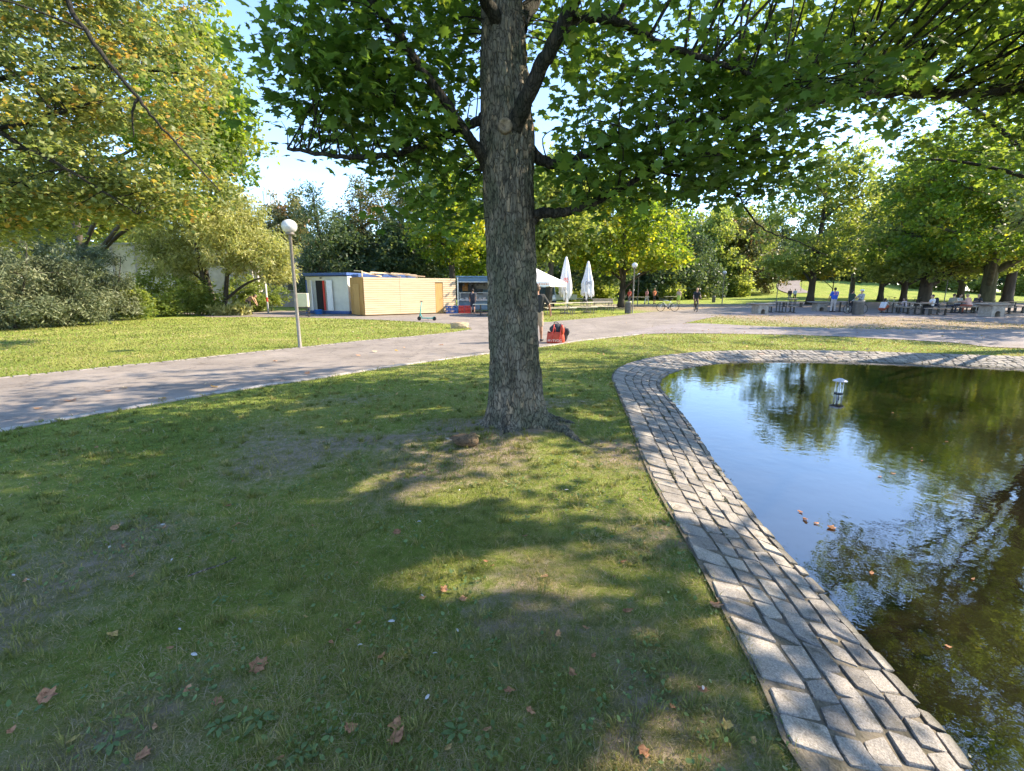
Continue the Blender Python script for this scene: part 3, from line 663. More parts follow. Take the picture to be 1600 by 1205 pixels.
def clusters(ells, minz):
    out = []
    for cx, cy, cz, rx, ry, rz, n in ells:
        d = rng.normal(size=(n, 3)); d /= np.linalg.norm(d, axis=1, keepdims=True)
        r = rng.random(n) ** .45
        p = d * r[:, None] * np.array([rx, ry, rz]) + np.array([cx, cy, cz])
        out.append(p)
    p = np.concatenate(out); return p[p[:, 2] > minz]
def make_tree(name, label, base, h, tr, ells, mat, bark, tmpl=DIAM, size=.32, per=45, cr=.8, flat=.55, up=.6, spread=.7, lean=(0, 0), nlimb=7, fork=.35, group=None, limbr=.45, paths=(),
              gap=False, tint0=.45, tvar=.2, twigs=0, flare=1.5, hang=None, minz=0, cat='tree', visible_trunk=True, multi=1, holes=.0):
    base = V3(base); root = thing(name, label, cat, base, 0, group)
    cl = clusters(ells, minz)
    if holes: cl = cl[vn(cl[:, 0], cl[:, 1], cl[:, 2], .8 / max(cr, .3)) > holes]
    skel = []; tm = MB()
    for mi in range(multi):
        off = V3((math.cos(mi * 2.3) * tr * .9, math.sin(mi * 2.3) * tr * .9, 0)) if multi > 1 else V3((0, 0, 0))
        ln = (lean[0] + (math.cos(mi * 2.3) * .25 * h if multi > 1 else 0), lean[1] + (math.sin(mi * 2.3) * .2 * h if multi > 1 else 0))
        P = []; RR = []
        K = 14
        for k in range(K):
            t = k / (K - 1); w = .012 * h * math.sin(t * 5 + h + mi)
            P.append(off + V3((ln[0] * t + w, ln[1] * t + w * .6, -.1 + (h * .86) * t)))
            RR.append(tr * (1 + (flare - 1) * math.exp(-t * h / .35)) * (1 - .80 * t ** 1.1) / (1.5 if multi > 1 else 1))
            if t > fork * .6: skel.append((P[-1], RR[-1]))
        tm.tube(P, RR, 14)
    # limbs run to far clusters
    n = len(cl); sel = []
    if n:
        first = int(rng.integers(n)); sel = [first]
        dist = np.linalg.norm(cl - cl[first], axis=1)
        for _ in range(min(nlimb, n) - 1):
            k = int(np.argmax(dist * (rng.random(n) * .5 + .5))); sel.append(k); dist = np.minimum(dist, np.linalg.norm(cl - cl[k], axis=1))
    for k in sel:
        c = V3(cl[k]) - base
        cand = [s for s in skel[:10 * multi] if s[0].z < c.z - .25 * (c - s[0]).length * .6 + .4] or skel[:2]
        s = min(cand, key=lambda q: (q[0] - c).length + abs(q[0].z - (c.z - .35 * (c - q[0]).length)) * .8)
        d = c - s[0]; m1 = s[0] + d * .35 + V3((0, 0, .10 * d.length)); m2 = s[0] + d * .7 + V3((random.uniform(-.06, .06), random.uniform(-.06, .06), .08)) * d.length
        pts = catmull([s[0], m1, m2, c], 5); r0 = min(s[1] * .62, tr * limbr)
        rr = [r0 * (1 - .85 * i / (len(pts) - 1)) + .004 for i in range(len(pts))]
        tm.tube(pts, rr, 7)
        for p, r in list(zip(pts, rr))[3:]: skel.append((p, r))
    for pp, r0, r1 in paths:
        pts = catmull([V3(q) - base for q in pp], 6); k = len(pts) - 1
        pts = [q + V3((math.sin(i * 1.9), math.cos(i * 1.3), math.sin(i * 2.3 + 1))) * r0 * .22 for i, q in enumerate(pts)]
        rr = [r0 + (r1 - r0) * i / k for i in range(k + 1)]; tm.tube(pts, rr, 9)
        for q, r in list(zip(pts, rr))[2:]: skel.append((q, r))
    if twigs and n:
        SP = np.array([tuple(s[0]) for s in skel]); SR = np.array([s[1] for s in skel])
        for k in rng.permutation(n)[:twigs]:
            c = cl[k] - np.array(base); dd = np.linalg.norm(SP - c, axis=1) + .8 * np.maximum(0, SP[:, 2] - c[2]); j = int(np.argmin(dd))
            a = V3(SP[j]); b2 = V3(c); d = b2 - a
            if d.length < .15: continue
            mdp = a + d * .5 + V3((random.uniform(-.1, .1), random.uniform(-.1, .1), random.uniform(0, .14))) * d.length
            r0 = min(SR[j] * .6, .006 + .012 * d.length)
            tm.tube(catmull([a, mdp, b2], 3), [r0 * (1 - i * .12) for i in range(7)], 5, cap=False)
    tk = tm.build('trunk', bark, root, smooth=True)
    nn = per * len(cl)
    cid = np.repeat(np.arange(len(cl)), per)
    g = rng.normal(size=(nn, 3)); g *= (np.abs(rng.normal(.75, .3, nn)) / (np.linalg.norm(g, axis=1) + 1e-6))[:, None]
    tiltm = rng.normal(size=(len(cl), 2)) * .35
    g = g * np.array([cr, cr, cr * flat])
    g[:, 2] += g[:, 0] * tiltm[cid, 0] + g[:, 1] * tiltm[cid, 1]
    P = cl[cid] + g
    k = P[:, 2] > max(minz - .1, base.z + .03)
    if gap: k &= sun_keep(P)
    P, cid2 = P[k], cid[k]
    ct = rng.normal(tint0, tvar * .7, len(cl)); tint = np.clip(ct[cid2] + rng.normal(0, tvar * .6, len(P)), 0, 1)
    hd = None
    if hang is not None: hd = np.array(hang)[None, :] + .6 * (g[k] / cr) * np.array([1, 1, 0])
    V, Kf, tv = leaf_arrays(P - np.array(base), size, tmpl, up, spread, hd)
    npmesh('crown', V, Kf, mat, root, np.repeat(tint, tv))
    return root

# ------------------------------------------------------------------ the near maple
root = thing('maple_tree', 'big maple with scaly grey bark rising from the lawn beside the pond', 'tree', TREE)
nr, nz_ = 200, 430
zz = np.linspace(-.12, 8.6, nz_)[:, None]; th = np.linspace(0, 2 * math.pi, nr, endpoint=False)[None, :]
rad = np.interp(zz[:, 0], [-.12, 0, .12, .3, .6, 1.2, 2.2, 2.8, 3.3, 3.7, 4.6, 6.5, 8.6], [.52, .45, .385, .338, .312, .290, .277, .275, .287, .263, .21, .15, .06])[:, None]
cx = np.interp(zz[:, 0], [0, 4.5, 8.6], [0.03, -.14, -.25])[:, None]
rootl = np.exp(-np.clip(zz, 0, 9) / .20) * (.06 * np.cos(3 * th + 1.0) + .05 * np.cos(5 * th + 2.2))
X, Y, Z = np.cos(th) * 3 + 0 * zz, np.sin(th) * 3 + 0 * zz, zz + 0 * th
zq = Z + .10 * (vn(X, Y, Z, 1.6) - .5)
rid = np.abs(vn(X * 1.5, Y * 1.5, zq * 1.0, 2.1) - .5) * 2; rid2 = np.abs(vn(X * 3.4, Y * 3.4, zq * 2.2, 2.1) - .5) * 2
plate = vn(X * 2.4, Y * 2.4, zq * 2.6, 1.7)
bark_d = .020 * np.minimum(rid * 2.2, 1) + .010 * np.minimum(rid2 * 2.2, 1) + .012 * (plate > .55) + .004 * vn(X, Y, Z, 9)
big = .03 * (vn(X * .35, Y * .35, Z * .5, 1) - .5)
rr = (rad + rootl + big) + bark_d * np.clip(rad / .25, .3, 1) - .03
V = np.stack([cx + rr * np.cos(th), rr * np.sin(th), Z], -1).reshape(-1, 3)
ii, jj = np.meshgrid(np.arange(nz_ - 1), np.arange(nr), indexing='ij')
K = np.stack([ii * nr + jj, ii * nr + (jj + 1) % nr, (ii + 1) * nr + (jj + 1) % nr, (ii + 1) * nr + jj], -1).reshape(-1, 4)
npmesh('trunk', V, K, M['bark'], root, smooth=True)
# surface roots
mb = MB()
for pts_, r0 in ((((.22, -.18, .16), (.42, -.22, .075), (.58, -.40, .045), (.68, -.62, .01), (.80, -.85, -.04)), .11), (((.25, .1, .12), (.5, .08, .05), (.72, 0, .01), (.9, -.05, -.05)), .08),
                 (((-.28, -.1, .10), (-.45, -.12, .02), (-.6, -.1, -.04)), .07), (((-.05, -.3, .1), (-.12, -.46, .02), (-.2, -.6, -.05)), .07)):
    c = catmull(pts_, 6); mb.tube(c, [r0 * (1 - .86 * (i / (len(c) - 1)) ** .8) * (1 + .14 * math.sin(i * 1.9)) for i in range(len(c))], 12)
ob = mb.build('root', M['bark'], root, smooth=True)
# knot where a branch was cut off
k0 = W(790, 211, 5.62) - TREE; k0.y = -.30
mb = MB(); mb.lathe([(.0, .0), (.035, .004), (.045, .012), (.062, .02), (.075, .006), (.08, -.05)], 18, k0, rot=Matrix.Rotation(R(90), 3, 'X'))
M['knot'] = pm('knot_wood', (.20, .15, .10), .9, var=.6, scale=20, bump=.5); mb.build('knot', M['knot'], root, smooth=True)
# limbs followed in the photo (pixel x, y, distance)
limbs = [
    ([(800, 205, 5.45), (818, 165, 5.30), (845, 105, 5.15), (872, 55, 5.05), (897, 0, 4.95), (930, -80, 4.9)], .088, .055),
    ([(762, 262, 5.60), (748, 235, 5.45), (722, 200, 5.3), (690, 150, 5.2), (655, 105, 5.1), (628, 60, 5.0), (590, 15, 4.9), (560, -40, 4.9)], .06, .030),
    ([(757, 185, 5.62), (735, 195, 5.6), (712, 205, 5.55), (680, 220, 5.5), (640, 235, 5.45), (600, 243, 5.4), (560, 246, 5.35), (515, 243, 5.3), (450, 232, 5.3)], .05, .018),
    ([(825, 235, 5.7), (850, 252, 5.7), (880, 258, 5.65), (905, 246, 5.6), (935, 230, 5.6), (990, 205, 5.7), (1060, 190, 5.8), (1150, 185, 6.0)], .065, .018),
    ([(828, 345, 5.62), (845, 333, 5.55), (870, 333, 5.45), (905, 326, 5.35), (945, 308, 5.3), (975, 292, 5.3), (1010, 272, 5.35), (1060, 245, 5.5), (1130, 240, 5.6)], .062, .016),
    ([(872, 50, 5.05), (905, 30, 5.1), (950, 30, 5.15), (985, 42, 5.2), (1030, 68, 5.3), (1090, 88, 5.4), (1150, 108, 5.5), (1200, 126, 5.6), (1260, 140, 5.7)], .05, .018),
    ([(785, 60, 5.6), (770, 20, 5.4), (740, -30, 5.2), (700, -90, 5.1)], .08, .04),
    ([(805, 40, 5.7), (835, 0, 6.0), (870, -60, 6.3), (900, -120, 6.6)], .09, .05),
    ([(1155, 308, 6.6), (1175, 340, 6.7), (1200, 362, 6.8), (1240, 375, 6.9), (1290, 398, 7.0)], .013, .006),
    ([(625, 128, 5.2), (615, 158, 5.25), (632, 200, 5.35), (658, 222, 5.45)], .012, .016),
    ([(985, 262, 5.5), (1060, 275, 5.9), (1120, 292, 6.3), (1155, 308, 6.6)], .022, .013),
]
skel = []
for pts_, r0, r1 in limbs:
    P = catmull([W(*p) - TREE for p in pts_], 6); n = len(P)
    P = [p + V3((math.sin(i * 1.3 + r0 * 90), math.cos(i * 1.7), math.sin(i * 2.1))) * .008 for i, p in enumerate(P)]
    rr = [r0 + (r1 - r0) * i / (n - 1) + (.5 * r0 * math.exp(-i / 2.0) if r0 > .045 else 0) for i in range(n)]
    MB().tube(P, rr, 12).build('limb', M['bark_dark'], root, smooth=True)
    skel += list(zip(P, rr))
for z in np.arange(3.4, 8, .3): skel.append((V3((-.2, 0, z)), .12))
ells = [(-1.2, 5.45, 3.95, 1.1, 1.3, .98, 70), (-1.95, 5.7, 3.65, .65, .9, .65, 24), (-.6, 5.8, 4.9, 1.2, 1.6, 1.1, 56), (1.5, 5.5, 4.0, 1.4, 1.8, 1.05, 90), (2.7, 5.6, 3.8, 1.2, 1.7, .85, 80),
        (.9, 5.3, 3.0, .8, 1.0, .55, 30), (2.1, 5.6, 3.0, 1.0, 1.1, .45, 34), (-.8, 5.9, 2.85, .6, .8, .65, 26), (3.2, 6.6, 3.25, .8, .8, .5, 24),
        (.6, 5.7, 5.6, 2.8, 2.6, 1.4, 95), (.2, 6.0, 7.6, 2.6, 2.6, 1.6, 60), (2.6, 4.9, 7.6, 2.4, 2.2, .9, 85), (.4, 4.2, 8.2, 2.6, 2.0, .8, 70)]  # high masses at the end are out of view, added to shade the lawn
cl = clusters(ells, 2.35)
cl = cl[vn(cl[:, 0], cl[:, 1], cl[:, 2], 1.35) > .36]
mb = MB(); SP = np.array([tuple(s[0]) for s in skel]); SR = np.array([s[1] for s in skel])
for c in cl:
    c = c - np.array(TREE); dd = (np.linalg.norm(SP - c, axis=1) + .5 * np.maximum(0, SP[:, 2] - c[2])) * rng.uniform(.7, 1.5, len(SP)); j = int(np.argmin(dd))
    a = V3(SP[j]); b2 = V3(c); d = b2 - a
    if d.length < .12: continue
    m1 = a + d * .5 + V3((random.uniform(-.12, .12), random.uniform(-.12, .12), random.uniform(0, .16))) * d.length
    r0 = min(SR[j] * .55, .004 + .006 * d.length)
    mb.tube(catmull([a, m1, b2], 4), [r0 * (1 - i * .085) for i in range(9)], 5, cap=False)
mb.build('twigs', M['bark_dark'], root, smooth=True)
per = 35; cid = np.repeat(np.arange(len(cl)), per); g = rng.normal(size=(len(cid), 3)) * np.array([.26, .26, .13])
P = cl[cid] + g; k = sun_keep(P) & (P[:, 2] > 2.25)
k &= ~((np.hypot(P[:, 0] - TREE.x, P[:, 1] - TREE.y) < .45) & (P[:, 2] < 4.4))
pm_ = (P[:, 1] < TREE.y - .2) & (np.abs(P[:, 0] + .05) < .48); k &= ~pm_              # open in front of the trunk
P, cid, g = P[k], cid[k], g[k]
tint = np.clip(rng.normal(.42, .16, len(cl))[cid] + rng.normal(0, .15, len(P)), 0, 1)
V, K, tv = leaf_arrays(P - np.array(TREE), .108, MAPLE, .95, .45, np.array([0, 0, -.55]) + g * 3.0, .6)
npmesh('crown', V, K, M['leaf_maple'], root, np.repeat(tint, tv))

# ------------------------------------------------------------------ big trees whose crowns reach into the picture from outside
make_tree('maple_tree', 'maple beyond the far end of the pond, its long boughs overhanging the water', (15.4, 13.0, 0), 12.5, .34,
          [(8.6, 8.2, 5.3, 3.0, 3.0, 1.25, 115), (6.2, 6.6, 5.7, 2.4, 2.6, 1.1, 85), (11.5, 10.0, 5.2, 3.4, 3.2, 1.9, 110), (14.5, 12.6, 7.5, 4.8, 4.4, 3.4, 150), (9.2, 9.0, 8.2, 4.6, 4.2, 2.1, 120),
           (6.3, 4.2, 5.2, 2.6, 2.4, 1.2, 90), (5.0, 9.5, 7.6, 2.6, 3.0, 1.4, 70), (4.9, 8.2, 5.0, 1.6, 1.8, .8, 60), (9.2, 7.4, 4.6, 1.5, 1.4, .5, 40), (11.4, 9.4, 4.4, 1.8, 1.8, .7, 40), (7.4, 9.5, 6.2, 2.4, 2.4, 1.2, 70), (7.4, 5.0, 7.6, 2.2, 1.7, .8, 80), (9.4, 5.4, 9.0, 2.2, 1.8, .7, 60)],  # closing leaf masses are unseen blockers, put here to shade the left grass
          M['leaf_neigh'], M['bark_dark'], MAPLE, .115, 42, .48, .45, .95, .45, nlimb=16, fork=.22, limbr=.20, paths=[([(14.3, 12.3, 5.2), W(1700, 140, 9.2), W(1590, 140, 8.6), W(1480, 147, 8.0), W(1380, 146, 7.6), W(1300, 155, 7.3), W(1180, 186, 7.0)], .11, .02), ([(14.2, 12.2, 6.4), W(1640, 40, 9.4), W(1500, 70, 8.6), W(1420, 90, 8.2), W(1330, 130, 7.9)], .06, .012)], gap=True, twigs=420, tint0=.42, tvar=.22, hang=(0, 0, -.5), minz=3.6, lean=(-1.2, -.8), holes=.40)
make_tree('maple_tree', 'maple at the near bank of the pond shading the grass in front', (10.4, -5.2, 0), 12, .34,
          [(7.2, .2, 5.4, 3.2, 3.0, 1.8, 100), (5.9, 2.8, 6.4, 2.6, 2.2, 1.5, 76), (10, -3, 7.2, 4.5, 4.0, 3.0, 90), (4.8, 1.2, 8.0, 2.8, 2.8, 1.5, 60), (8.6, 3.0, 7.6, 2.6, 2.2, 1.5, 56), (4.3, 3.3, 5.7, 1.8, 1.3, .8, 60), (6.8, 3.6, 6.6, 2.0, 1.6, .9, 50)],  # crown stays out of view, with masses added to keep the foreground shaded
          M['leaf_neigh'], M['bark_dark'], STAR, .17, 32, .55, .5, .95, .5, nlimb=6, limbr=.22, gap=True, holes=.30, twigs=150, minz=3.4, lean=(-.8, .8))
make_tree('maple_tree', 'golden green maple leaning in from the left over the path and lawn', (-17.6, 12.6, 0), 13, .36,
          [(-11.4, 13.6, 6.8, 3.4, 3.0, 2.8, 150), (-14.5, 13.6, 5.6, 3.2, 3.2, 2.3, 130), (-9.8, 14.3, 5.4, 2.2, 2.4, 1.5, 60), (-13.4, 14.0, 9.6, 3.9, 3.6, 2.4, 120), (-10.3, 13.9, 9.0, 2.5, 2.8, 1.8, 60), (-13.0, 13.6, 3.9, 2.2, 2.0, .9, 60), (-11.0, 14.2, 4.1, 1.6, 1.8, .8, 40), (-15.2, 13.4, 3.5, 1.6, 1.6, .7, 36)],
          M['leaf_gold'], M['bark_dark'], STAR, .115, 84, .62, .42, .9, .5, nlimb=14, fork=.2, paths=[([(-16.2, 12.8, 7.6), W(40, -80, 12.2), W(115, 22, 12.0), W(165, 92, 12.0), W(215, 152, 12.0), W(240, 185, 12.1), W(290, 240, 12.4), W(345, 300, 12.8)], .07, .014), ([W(215, 155, 12.0), W(207, 175, 12.0), W(209, 215, 12.1)], .035, .012), ([(-16.4, 12.7, 4.2), W(-60, 190, 12.6), W(40, 232, 12.4), W(100, 262, 12.4), W(170, 305, 12.6), W(215, 335, 12.8)], .07, .015)], limbr=.25, twigs=260, tint0=.57, tvar=.26, hang=(.2, 0, -.4), minz=2.7, lean=(1.5, .3), holes=.31)

# ------------------------------------------------------------------ left side
def at(x, Y): return (x - 800) / 735 * (Y * CPI + .3)
make_tree('maple_tree', 'tall bright green tree standing behind the golden maple', (at(150, 30), 30, 0), 15, .3,
          [(at(330, 25), 26, 9.6, 3.4, 3, 3.4, 110), (at(385, 25), 25, 9.0, 1.7, 2, 2.2, 36), (at(250, 25), 27, 9.6, 4, 3, 4.2, 90), (at(335, 25), 25.5, 13.4, 2.6, 2.6, 2.2, 40)], M['leaf_park'], M['bark_far'], STAR, .20, 60, .75, tint0=.55, nlimb=12, twigs=60, minz=5.6)
make_tree('tall_tree', 'tall leafy tree behind the yew bushes near the left margin', (-36, 32, 0), 15, .35,
          [(-36, 32, 8.5, 6, 4, 5.5, 130), (-29, 33, 8, 4, 3.5, 5, 80)], M['leaf_green'], M['bark_far'], STAR, .26, 55, .95, tint0=.6, nlimb=8, minz=2.5)
make_tree('locust_tree', 'low spreading pale leaved tree with feathery sprays and forked stems', (at(340, 32.5), 32.5, 0), 8, .26,
          [(at(300, 33), 33, 5.6, 2.9, 2.6, 2.3, 120), (at(345, 32), 32, 6.6, 3.0, 2.6, 2.0, 120), (at(385, 32), 31.6, 4.9, 2.8, 2.4, 2.2, 130), (at(430, 32), 31.8, 3.6, 1.8, 1.8, 1.7, 80), (at(445, 32), 31.6, 2.6, .9, 1.2, .9, 30), (at(300, 32), 31.6, 3.2, 1.6, 1.2, .9, 40), (at(270, 33), 33, 4.0, 1.8, 1.6, 1.4, 40)],
          M['leaf_pale'], M['bark_far'], SLIM, .30, 75, .55, .8, .3, .9, nlimb=16, fork=.1, multi=3, twigs=90, tint0=.5, tvar=.26, hang=(0, 0, -1.1), minz=2.2)
yew = [(at(25, 20.5), 20.5, 2.1, 2.0, 1.6, 2.2), (at(105, 22.3), 22.3, 1.8, 1.8, 1.5, 1.9), (at(-75, 20), 20, 2.4, 2.4, 1.8, 2.5), (at(80, 26), 26, 2.9, 2.6, 1.8, 2.7), (at(172, 26), 26, 1.9, 1.4, 1.4, 2.1)]
yl = ['dark yew bush at the left margin of the lawn, nearest to the path', 'yew bush with grey green sprays reaching onto the lawn', 'tall yew bush cut by the left margin of the picture',
      'tallest yew bush behind the others, dark green', 'yew bush with dark blue green sprays nearest to the pale wall']
for (x, y, z, rx, ry, rz), lb in zip(yew, yl):
    make_tree('yew_bush', lb, (x, y, 0), rz * 1.9, .09, [(x, y, z, rx, ry, rz, 85), (x + .3 * rx, y - .4 * ry, .8, rx * .9, ry, .8, 36)], M['leaf_yew'], M['bark_far'], SLIM, .19, 140, .42, .6, .5, .8,
              nlimb=8, tint0=.5, tvar=.25, hang=(.3, -.2, -.6), cat='bush', group='yew bushes on the left lawn', multi=2)
bush = [(at(215, 27), 27, .9, 1.4, 1.0, .9), (at(290, 31), 31, 1.3, 1.6, 1.2, 1.4), (at(262, 30), 29.5, .7, 1.3, 1.0, .7), (at(318, 31), 31.5, .7, 1.1, .8, .7), (at(432, 38), 37, 1.0, 1.6, 1.0, 1.1), (at(405, 36), 35.5, .6, .9, .7, .5), (at(240, 33), 33, 1.6, 1.5, 1.1, 1.6), (at(318, 35), 35, 1.3, 1.6, 1.1, 1.3), (at(385, 37), 37, 1.4, 1.6, 1.1, 1.4)]
bl = ['bright leafy shrub between the yews and the pale wall', 'round green laurel shrub in front of the pale wall', 'low leafy shrub at the lawn edge before the laurel', 'low shrub left of the forked pale tree', 'greyish shrub behind the lamp post near the cabinet', 'small round shrub beside the bending person', 'tall shrub hiding the left part of the pale wall', 'dark shrub against the pale wall behind the forked stems', 'bushy shrub against the wall behind the bending person']
for (x, y, z, rx, ry, rz), lb in zip(bush, bl):
    make_tree('shrub', lb, (x, y, 0), rz * 1.7, .04, [(x, y, z, rx, ry, rz, 46)], M['leaf_green'], M['bark_far'], OVAL, .17, 60, .38, .7, .6, .6, nlimb=8, tint0=.6, cat='shrub', multi=2)
make_tree('dry_grass_clump', 'straw coloured tall grass under the forked pale tree', (at(360, 31), 30.8, 0), .5, .02, [(at(362, 31), 30.8, .25, 1.5, .5, .25, 30)], M['leaf_pale'], M['leaf_pale'], SLIM, .4, 40, .3, .7, .1, .5, nlimb=2, hang=(0, 0, 1.2), tint0=.7, cat='grass clump')

# ------------------------------------------------------------------ behind the kiosk
bg = [  # name, px, Y, h, spread, low, mat, leaf, size, n, label, tint
    ('fir_tree', 505, 44, 11.6, 3.4, 1.0, 'leaf_blue', SLIM, .42, 120, 'dark evergreen right behind the white container', .45),
    ('birch_tree', 575, 50, 13.0, 3.2, 3.0, 'leaf_rust', DIAM, .24, 90, 'thin rusty leaved tree behind the wooden kiosk', .55),
    ('birch_tree', 632, 54, 14.6, 3.4, 3.0, 'leaf_rust', DIAM, .24, 95, 'tallest thin rusty tree behind the wooden kiosk, standing right of the other', .5),
    ('linden_tree', 705, 43, 13.0, 3.9, 3.0, 'leaf_park', DIAM, .30, 110, 'green tree whose bare trunk shows above the wooden kiosk', .62),
    ('linden_tree', 545, 47, 8.0, 3.8, .5, 'leaf_blue', DIAM, .34, 100, 'dense dark low tree behind the roof battens', .35),
    ('linden_tree', 640, 48, 8.5, 4.2, .5, 'leaf_blue', DIAM, .34, 110, 'dense dark low tree behind the long wooden wall', .45),
    ('linden_tree', 755, 50, 15.5, 5.0, 1.5, 'leaf_park', DIAM, .34, 130, 'bright green tree behind the food stall, half hidden by the maple trunk', .5),
    ('linden_tree', 858, 38.6, 11.5, 4.0, 3.0, 'leaf_green', DIAM, .34, 140, 'full green tree behind the open parasol', .62),
    ('linden_tree', 915, 62, 12.5, 5.0, .6, 'leaf_blue', DIAM, .38, 130, 'shady green tree behind the two folded parasols', .6),
    ('linden_tree', 452, 66, 14.5, 4.8, 1.0, 'leaf_rust', DIAM, .36, 170, 'reddish tinged tree behind the white lattice masts', .55),
    ('linden_tree', 380, 52, 11, 4.6, 1.0, 'leaf_green', DIAM, .36, 110, 'green tree behind the pale feathery tree', .6),
]
for nm, px, Y, h, sp, low, mt, tp, sz, n, lb, tn in bg:
    x = at(px, Y)
    if nm == 'fir_tree': el = [(x, Y, low + (h - low) * f, sp * (1.05 - f), sp * (1.05 - f), (h - low) * .13, int(n * (1.1 - f) / 3)) for f in (.08, .25, .42, .6, .78, .93)]
    else: el = [(x, Y, low + (h - low) * .45, sp, sp * .85, (h - low) * .40, n), (x + rng.uniform(-.4, .4) * sp, Y, low + (h - low) * .74, sp * .72, sp * .65, (h - low) * .28, n // 2), (x + rng.uniform(-.7, .7) * sp, Y - .3 * sp, low + (h - low) * .3, sp * .6, sp * .5, (h - low) * .24, n // 3)]
    make_tree(nm, lb, (x, Y, hz(x, Y)), h, .2 + .01 * h, el, M[mt], M['bark_far'], tp, sz, 58, .85, .65, .5, .8, nlimb=9, tint0=tn, tvar=.24, minz=low, hang=(0, 0, -.4), holes=.22)

# ------------------------------------------------------------------ park trees on the right
def parktree(px, Y, h, sp, low, mt, lb, tr, n=150, sz=.32, tint=.5, bark='bark_far', lean=(0, 0), extra=(), nl=13, tw=60, shade=0):
    x = at(px, Y); el = [(x, Y, low + (h - low) * .42, sp, sp, (h - low) * .38, n), (x + rng.uniform(-.3, .3) * sp, Y, low + (h - low) * .74, sp * .7, sp * .7, (h - low) * .27, n // 2)]
    for a in (0, 1.3, 2.6, 3.9, 5.2):
        el.append((x + math.cos(a) * sp * .62, Y + math.sin(a) * sp * .62, low + .9 + rng.uniform(0, .8), sp * .42, sp * .42, .9, n // 7))
    el += list(extra)
    return make_tree('park_tree', lb, (x, Y, hz(x, Y)), h, tr, el, M[mt], M[bark], DIAM, sz, 62, .9, .55, .7, .6, nlimb=nl, fork=.25, tint0=tint, tvar=.25, twigs=tw, minz=low, lean=lean, hang=(0, 0, -.4), holes=.2)
parktree(970, 45, 12.5, 6.6, 3.2, 'leaf_park', 'spreading yellow green maple beside the folded parasols and the waste bin', .29, 190, .34, .58)
parktree(1267, 53, 17.0, 6.4, 2.9, 'leaf_green', 'straight trunked tree on the gravel behind the left grill', .36, 170, .34, .62)
x = at(1310, 52)
make_tree('young_tree', 'small tree with bright yellow leaves beside the straight trunk', (at(1298, 57), 57, 0), 5.5, .08, [(x, 57, 4.0, 3.0, 1.8, 1.2, 60)], M['leaf_yellow'], M['bark_far'], DIAM, .3, 55, .7, .5, .7, .6, nlimb=8, minz=2.6, tint0=.6)
parktree(1441, 43, 14.5, 6.2, 2.4, 'leaf_green', 'dark trunked tree right behind the woman with the backpack', .52, 170, .32, .5, bark='bark_far')
parktree(1411, 56, 16, 5.2, 2.4, 'leaf_blue', 'slimmer dark trunked tree left of and behind the thick trunk', .34, 140, .36, .5)
parktree(1538, 38, 15, 8.0, 3.1, 'leaf_park', 'largest park tree with a thick mossy trunk behind the right grill', .52, 240, .32, .55, bark='bark_green', nl=18, tw=120)
parktree(1571, 50, 13, 5.5, 3.6, 'leaf_gold', 'tree with a leaning trunk half hidden by the mossy trunk', .5, 130, .34, .5)
parktree(1640, 60, 14, 6.5, 3.6, 'leaf_blue', 'dark tree on the far lawn at the right margin', .4, 150, .38, .5)
parktree(1375, 66, 15.5, 6.0, 3.0, 'leaf_blue', 'green tree on the far lawn behind the waste bin with the hat wearer', .34, 150, .38, .55)
parktree(1330, 80, 15, 6.5, 4.5, 'leaf_green', 'tree on the far meadow behind the person in the blue shirt', .34, 140, .44, .55)
parktree(1500, 70, 16, 7, 3.5, 'leaf_green', 'broad tree on the far lawn behind the seated group', .45, 150, .40, .55)

make_tree('park_tree', 'golden leaved tree cut by the right margin beyond the gravel path', (27, 20.5, 0), 12, .32, [(26.5, 20.5, 6.5, 5.2, 4.6, 3.2, 130), (26, 20, 9.6, 3.6, 3.4, 2.0, 50), (22.6, 20.2, 4.9, 1.8, 1.8, .9, 26)], M['leaf_gold'], M['bark_far'], STAR, .19, 60, .7, .5, .8, .5, nlimb=12, twigs=60, minz=3.2, holes=.36, tint0=.55)
make_tree('park_tree', 'broad tree outside the right margin shading the gravel', (40, 27, 0), 13, .36, [(39, 27, 7.0, 6.5, 5.6, 3.4, 150), (33, 27, 5.0, 2.5, 2.5, 1.2, 30)], M['leaf_green'], M['bark_far'], STAR, .24, 55, .8, .5, .8, .5, nlimb=10, minz=3.2, holes=.36, tint0=.55)
# ------------------------------------------------------------------ the wood that closes the view
far = [(985, 78, 14, 6), (1030, 86, 15, 6.5), (1062, 80, 13, 5.5), (1100, 96, 17, 7), (1140, 104, 18, 7.5), (1165, 98, 15, 6.5), (1195, 125, 17, 8), (1120, 122, 20, 8), (1060, 110, 18, 8),
       (1262, 150, 19, 9), (1300, 142, 19, 9), (1345, 130, 19, 9), (1395, 118, 17, 8.5), (1440, 112, 18, 8.5), (1490, 108, 18, 8.5), (1545, 102, 18, 8.5), (1600, 98, 18, 8.5), (1670, 95, 18, 8.5), (1760, 90, 18, 9), (1229, 160, 19, 9),
       (800, 84, 14, 7), (865, 86, 14, 7), (925, 90, 15, 7), (715, 80, 13, 7), (640, 82, 12, 7), (560, 84, 12, 7), (470, 88, 12, 6), (200, 60, 14, 7), (90, 56, 14, 7), (-20, 52, 14, 7), (-140, 48, 14, 7)]
fl = ['dense dark tree of the far wood with a shaggy crown', 'tall bluish green tree of the far wood', 'lighter green tree of the far wood edge']
protos = {}
